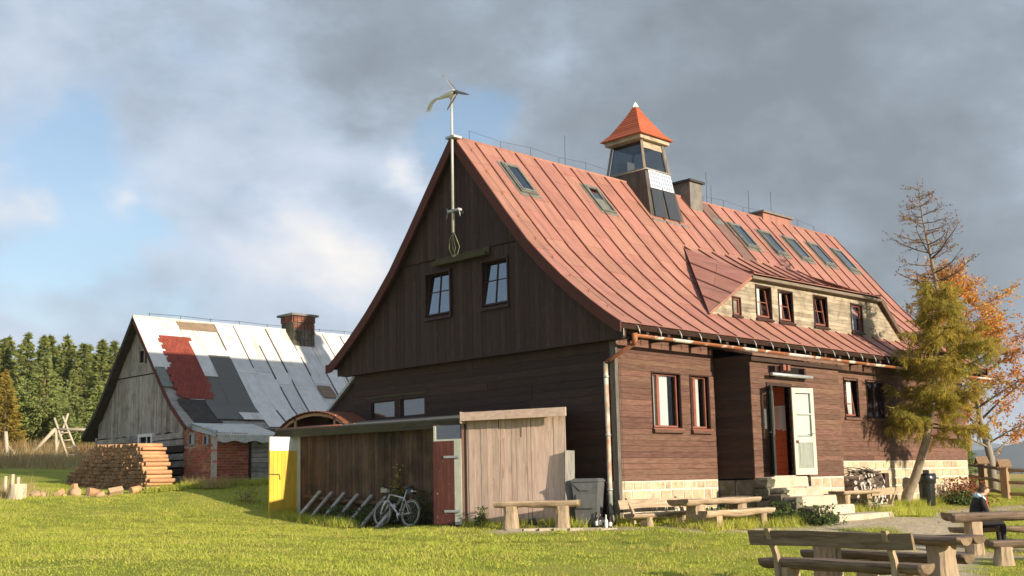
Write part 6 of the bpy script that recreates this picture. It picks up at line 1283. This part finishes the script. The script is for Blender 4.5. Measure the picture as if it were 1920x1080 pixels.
# ---- orange autumn tree behind the fence
ot = thing('autumn_tree', 'thin orange leaved autumn tree rising behind the rail fence', 'tree', (23, 1.4, G(23, 1.4)))
def autumn():
    r = np.random.default_rng(8); g = 0.0; stems = MB(); F = []; tw = MB()
    main = [(0, 0, g - .2), (0, .02, g + 1.2), (-.15, .2, g + 2.6), (-.3, .3, g + 4.3), (-.4, .55, g + 6.2), (-.45, .75, g + 8.2)]
    stems.tube(main, [.16, .125, .10, .07, .04, .01], 9)
    LB = []
    for i in range(44):
        t = .16 + .82 * (i / 44) ** .9; z = g + 8.0 * t; o = np.array([np.interp(z, [m[2] for m in main], [m[k] for m in main]) for k in (0, 1)] + [z]); a = i * 2.399 + r.normal(0, .3)
        ln = np.interp(t, [.1, .3, .5, .7, .9, 1], [1.7, 2.5, 2.2, 1.7, .9, .4]) * r.uniform(.65, 1.15); d = np.array([math.cos(a), math.sin(a), 0]); rise = r.uniform(.5, 1.0)
        pts = [o + d * ln * u + np.array([0, 0, rise * ln * u * (1 - .25 * u)]) + r.normal(0, .03, 3) for u in (0, .35, .7, 1)]; stems.tube(pts, [.028 + .01 * ln, .022, .013, .004], 5)
        for j in range(int(9 * ln) + 3):
            u = r.uniform(.25, 1); m = 0 if u < .35 else (1 if u < .7 else 2); f = (u - (0, .35, .7)[m]) / (.35, .35, .3)[m]; p = pts[m] * (1 - f) + pts[m + 1] * f; td = unitv(d * .6 + r.normal(0, .7, 3) + np.array([0, 0, .35])); tl = r.uniform(.25, .75); e = p + td * tl; tw.tube([p, (p + e) / 2 + r.normal(0, .02, 3), e], [.007, .005, .002], 3)
            kk = int(r.integers(16, 40) * (1.25 if z > g + 2.6 else .75)); c = p + (e - p) * r.uniform(.2, 1.05, (kk, 1)) + r.normal(0, .07, (kk, 3)); dd = unitv(r.normal(size=(kk, 3)) + np.array([0, 0, -.5])); L_ = r.uniform(.06, .11, kk)[:, None]; n = unitv(np.cross(dd, r.normal(size=dd.shape))); w = L_ * .34
            F.append(np.stack([c, c + dd * L_ * .5 + n * w, c + dd * L_, c + dd * L_ * .5 - n * w], 1).reshape(-1, 3))
    stems.obj('trunk', mat('grey_bark', (.20, .17, .145), (.32, .28, .24), scale=9, bump=.4), ot, fix=False); tw.obj('twigs', BARKD, ot, fix=False)
    tris_obj('foliage', np.concatenate(F), mat('orange_leaves', (.58, .20, .05), (.66, .40, .075), scale=.9, rough=.7, rand=.3, island=True, transl=.4, hue=.03), ot, per=4)
autumn()
ot.location = (23.0, 1.3, G(23.0, 1.3)); ot.scale = (1.15, 1.15, 1.06)
tree_mesh_objs('young_spruce', 'small young spruce behind the first fence post', None, spruce_mesh(77, 2.6, .75, 60, 40, .16, .15, lw=.035), spr_trunk(2.6, .05), PINEF, BARKD, loc=(34.5, 7.3, G(34.5, 7.3)))
V = []
for i in range(900):   # the far wood along the edge of the yellow field
    az = R(U(52, 92)); d = U(420, 760); x, y = CP[0] + math.sin(az) * d, CP[1] + math.cos(az) * d; h = U(7, 15); z0 = -18 - (d - 420) * .02; k = 44; t = rng.uniform(0, 1, k); rr = h * .2 * (1 - t) * np.sqrt(rng.uniform(.1, 1, k)); a = rng.uniform(0, 6.28, k); c = np.stack([x + rr * np.cos(a), y + rr * np.sin(a), z0 + h * 1.5 * t], 1); V.append(slivers(c, unitv(rng.normal(size=(k, 3))), rng.uniform(1.2, 2.8, k), rng.uniform(.5, 1.1, k)))
tag(tris_obj('far_wood', np.concatenate(V), mat('far_wood_leaf', (.06, .075, .04), (.12, .115, .05), scale=.05, rand=.35, island=True, hue=.02)), 'far off wood beyond the yellow field', 'wood', kind='stuff')
# ------------------------------------------------------------------ grass, weeds, shrubs
def inside(x, y):
    q = (x > -.05) & (x < 18.1) & (y > -.02) & (y < 11.1); q |= (x > -1.0) & (x < 0) & (y > .75) & (y < 10.95); q |= (x > 3.7) & (x < 8) & (y > -1.05) & (y < 0); q |= (x > 3.75) & (x < 5.7) & (y > -3.05) & (y < -1); q |= (x > -1.0) & (x < 13.4) & (y > 15.35) & (y < 23.7); q |= (x > -2.7) & (x < -1.55) & (y > 16.4) & (y < 22.4)
    return q
def blades(n, box, hmin, hmax, w, keep, lean=.45):
    x = rng.uniform(box[0], box[1], n); y = rng.uniform(box[2], box[3], n); k = (rng.uniform(size=n) < keep(x, y)) & ~inside(x, y); x, y = x[k], y[k]
    z = GA(x, y) + ((vnoise(x, y, .5, 1) - .5) * .10 + (vnoise(x, y, 1.9, 2) - .5) * .05); m = len(x); pat = .55 + .9 * vnoise(x, y, .8, 21) * vnoise(x, y, 2.7, 22) * 2
    d = unitv(np.stack([rng.normal(0, lean, m), rng.normal(0, lean, m), np.ones(m)], 1)); return slivers(np.stack([x, y, z - .01], 1), d, rng.uniform(hmin, hmax, m) * pat, w * rng.uniform(.6, 1.4, m))
def wedge(x, y):   # the part of the meadow in front of the buildings that can be seen at grass scale
    dx, dy = x - CP[0], y - CP[1]; f = dx * .705 + dy * .709; l = dx * .711 - dy * .703
    return ((f > 9) & (f < 43) & (np.abs(l) < f * .52 + 2.5)).astype(float)
GRASS = mat('lawn_blade', (.385, .44, .062), (.56, .55, .11), scale=.7, detail=7, rough=.8, rand=.26, island=True, transl=.45, hue=.016, c3=(.52, .43, .14), s3=1.3, t3=(.50, .72), spec=.15)
Vg = blades(1000000, (-16, 21, -15, 24), .03, .07, .0085, lambda x, y: wedge(x, y) * (1 - .97 * dirt(x, y)) * (1 - .8 * dry(x, y)), .75)
tag(tris_obj('lawn_grass', Vg, GRASS), 'short sunlit yellow green grass of the meadow lawn', 'grass', kind='stuff')
DRYG = mat('dry_blade', (.36, .26, .11), (.52, .41, .20), scale=.8, rand=.25, island=True, transl=.35)
Vd = np.concatenate([blades(170000, (-14, 9, 14, 34), .15, .45, .010, lambda x, y: dry(x, y) * .9, .3), blades(60000, (-6, 16, 30, 46), .3, .75, .016, lambda x, y: dry(x, y) * .8, .3)])
tag(tris_obj('dry_grass', Vd, DRYG), 'tall straw coloured grass at the left of the meadow', 'grass', kind='stuff')
def tuft(name, lab, spots, hmin, hmax, w, m, per, spread, kind='stuff', cat='grass'):
    V = []
    for x, y in spots:
        c = np.tile(np.array([x, y, G(x, y)]), (per, 1)); c[:, :2] += rng.normal(0, spread, (per, 2)); d = unitv(np.stack([rng.normal(0, .38, per), rng.normal(0, .38, per), np.ones(per)], 1)); V.append(slivers(c, d, rng.uniform(hmin, hmax, per), w * rng.uniform(.6, 1.4, per)))
    o = tris_obj(name, np.concatenate(V), m); tag(o, lab, cat, kind=kind); return o
line = lambda a, b, n, j=.12: [(a[0] + (b[0] - a[0]) * t + U(-j, j), a[1] + (b[1] - a[1]) * t + U(-j, j)) for t in np.linspace(0, 1, n)]
tuft('edge_grass', 'longer grass left uncut along the walls, bench legs and steps', line((-1.8, 3.0), (-1.0, .3), 26) + line((-.2, -.15), (3.4, -.25), 46) + line((.2, -2.1), (3.0, -2.5), 18, .2) + line((.3, -1.5), (2.9, -1.6), 26, .2) + line((3.6, -.4), (3.6, -2.2), 16) + line((6.6, -2.9), (9.6, -2.3), 34, .3) + line((5.8, -1.5), (9.5, -1.9), 26, .3) + line((8, -.3), (17.5, -.3), 60, .2) + line((-1.9, 10.9), (-1.0, 11.1), 12) + line((-2.0, 7.0), (-1.75, 10.6), 45, .25) + line((12.5, -.5), (13.2, -.6), 14) + line((-1.15, 15.2), (1.2, 15.1), 30) + line((-1.6, 16.3), (-1.15, 15.4), 14) + line((-2.0, 15.9), (-2.9, 16.2), 14),
     .10, .30, .007, GRASS, 70, .11)
tuft('lawn_tufts', 'darker ungrazed tufts scattered over the lawn', [(x_, y_) for x_, y_ in ((U(-12, 10), U(-11, 12)) for _ in range(420)) if float(wedge(np.array(x_), np.array(y_))) > 0 and float(dirt(x_, y_)) < .3 and not bool(inside(np.array(x_), np.array(y_)))], .05, .13, .007, GRASS, 46, .10)
tuft('straw_tufts', 'dry straw tufts against the brick outhouse', line((-1.25, 15.2), (-.6, 15.1), 10) + line((-1.3, 15.5), (-1.25, 16.6), 10), .12, .45, .008, DRYG, 60, .10)
LEAF = mat('weed_leaf', (.045, .075, .02), (.10, .14, .035), scale=3, rough=.7, rand=.3, island=True, transl=.3, hue=.02)
LEAFY = mat('yellow_leaf', (.28, .24, .04), (.40, .34, .07), scale=3, rough=.7, rand=.25, island=True, transl=.3, hue=.02)
def leafy(name, lab, cat, x, y, r_, h, n, m, size=.07, group=None, base=None, tall=1.0):
    z0 = G(x, y) if base is None else base; t = thing(name, lab, cat, (x, y, z0), group=group); u = rng.normal(0, .45, (n, 2)) * r_; z = np.abs(rng.normal(0, .5, n)) * h * tall; z = np.minimum(z, h); c = np.stack([u[:, 0], u[:, 1], z], 1); d = unitv(np.concatenate([rng.normal(size=(n, 2)), rng.normal(-.1, .5, (n, 1))], 1)); L_ = size * rng.uniform(.6, 1.3, n)[:, None]; s = unitv(np.cross(d, rng.normal(size=d.shape))); w = L_ * .33
    tris_obj('leaves', np.stack([c, c + d * L_ * .45 + s * w, c + d * L_, c + d * L_ * .45 - s * w], 1).reshape(-1, 3), m, t, 4); b = MB()
    for i in range(max(4, n // 40)): a = rng.normal(0, .35, 2) * r_; b.tube([(a[0] * .5, a[1] * .5, -.02), (a[0], a[1], h * U(.4, .9))], [.006, .003], 4)
    b.obj('stems', BARKD, t, fix=False); return t
for x, y, r_, h, lab in ((-1.5, 8.3, .42, .42, 'nettle clump between the middle boards of the bike rack'), (-1.45, 7.2, .4, .45, 'leafy weed clump between the last rack boards'), (-1.2, 6.3, .35, .75, 'tall weeds behind the bicycle front wheel'), (-1.15, 5.4, .4, .85, 'dark weeds growing up the shed wall behind the saddle'), (-1.35, 9.5, .3, .3, 'low weeds at the first rack boards'),
                       (3.4, -2.0, .40, .42, 'dark ivy like plants at the foot of the steps wall'), (3.5, -2.9, .42, .40, 'leafy weeds at the lowest step corner'), (3.0, -1.0, .35, .35, 'weeds in the shade below the steps wall'), (1.9, -1.0, .35, .3, 'weeds growing under the log table by the windows'), (2.7, -2.3, .25, .28, 'small leafy clump beside the low log bench end'), (-1.75, 2.6, .14, .45, 'young sapling with bright leaves at the pale door boards'), (8.2, -1.5, .3, .35, 'green plants between the small table and the slatted bench')):
    leafy('weed_clump', lab, 'plant', x, y, r_, h, int(900 * r_ / .4), LEAF, group='weeds around the shed, tables and steps')
leafy('bramble_shoot', 'yellowing creeper shoot hanging above the bicycle handlebar', 'plant', -1.12, 6.35, .16, .9, 130, LEAFY, .10, base=-.35)
leafy('yellow_flower_pot', 'pale flowering plant on the ground by the log table leg', 'plant', 1.35, -1.75, .2, .38, 260, LEAFY, .05)
leafy('red_shrub', 'low reddish shrub between the lodge end and the fence', 'shrub', 15.9, -.75, .75, .75, 1500, mat('red_leaf', (.26, .07, .04), (.34, .14, .06), scale=3, rand=.3, island=True, transl=.3, hue=.02), .09)
leafy('green_shrub', 'dark green bush under the reddish shrub by the stone base', 'shrub', 15.1, -.95, .6, .4, 900, LEAF, .09)
leafy('dry_shrub', 'bare dry bush in the grass by the brick outhouse', 'shrub', -1.45, 12.9, .45, .55, 260, MATS['russet_undergrowth'], .06)
V = []
n = 900; x = rng.uniform(-8, 16, n); y = rng.uniform(-8, 12, n); k = (wedge(x, y) > 0) & ~inside(x, y); x, y = x[k], y[k]; z = GA(x, y) + .05; c = np.stack([x, y, z], 1); d = unitv(rng.normal(size=c.shape) * np.array([1, 1, .3])); s = unitv(np.cross(d, np.array([0, 0, 1.0]) + rng.normal(0, .3, c.shape)))
tag(tris_obj('fallen_leaves', np.stack([c, c + d * .03 + s * .02, c + d * .06, c + d * .03 - s * .02], 1).reshape(-1, 3), mat('fallen_leaf', (.30, .15, .05), (.42, .26, .09), scale=3, rand=.3, island=True), per=4), 'scattered fallen leaves on the lawn', 'leaves', kind='stuff')
# ------------------------------------------------------------------ the air
hz = MB().box(-9500, 9500, -9500, 9500, -160, 262).obj('haze', MATS['rust_dark'], None, fix=False); hz.data.materials.clear()
hm = bpy.data.materials.new('haze_air'); hm.use_nodes = True; nt = hm.node_tree; nt.nodes.remove(nt.nodes['Principled BSDF']); pvn = nt.nodes.new('ShaderNodeVolumePrincipled')
pvn.inputs['Color'].default_value = (.80, .88, 1, 1); pvn.inputs['Density'].default_value = 1.4e-4; pvn.inputs['Anisotropy'].default_value = .1
nt.links.new(pvn.outputs[0], nt.nodes['Material Output'].inputs['Volume']); hz.data.materials.append(hm); tag(hz, 'thin blue autumn haze lying over the far hills', 'haze', kind='stuff')
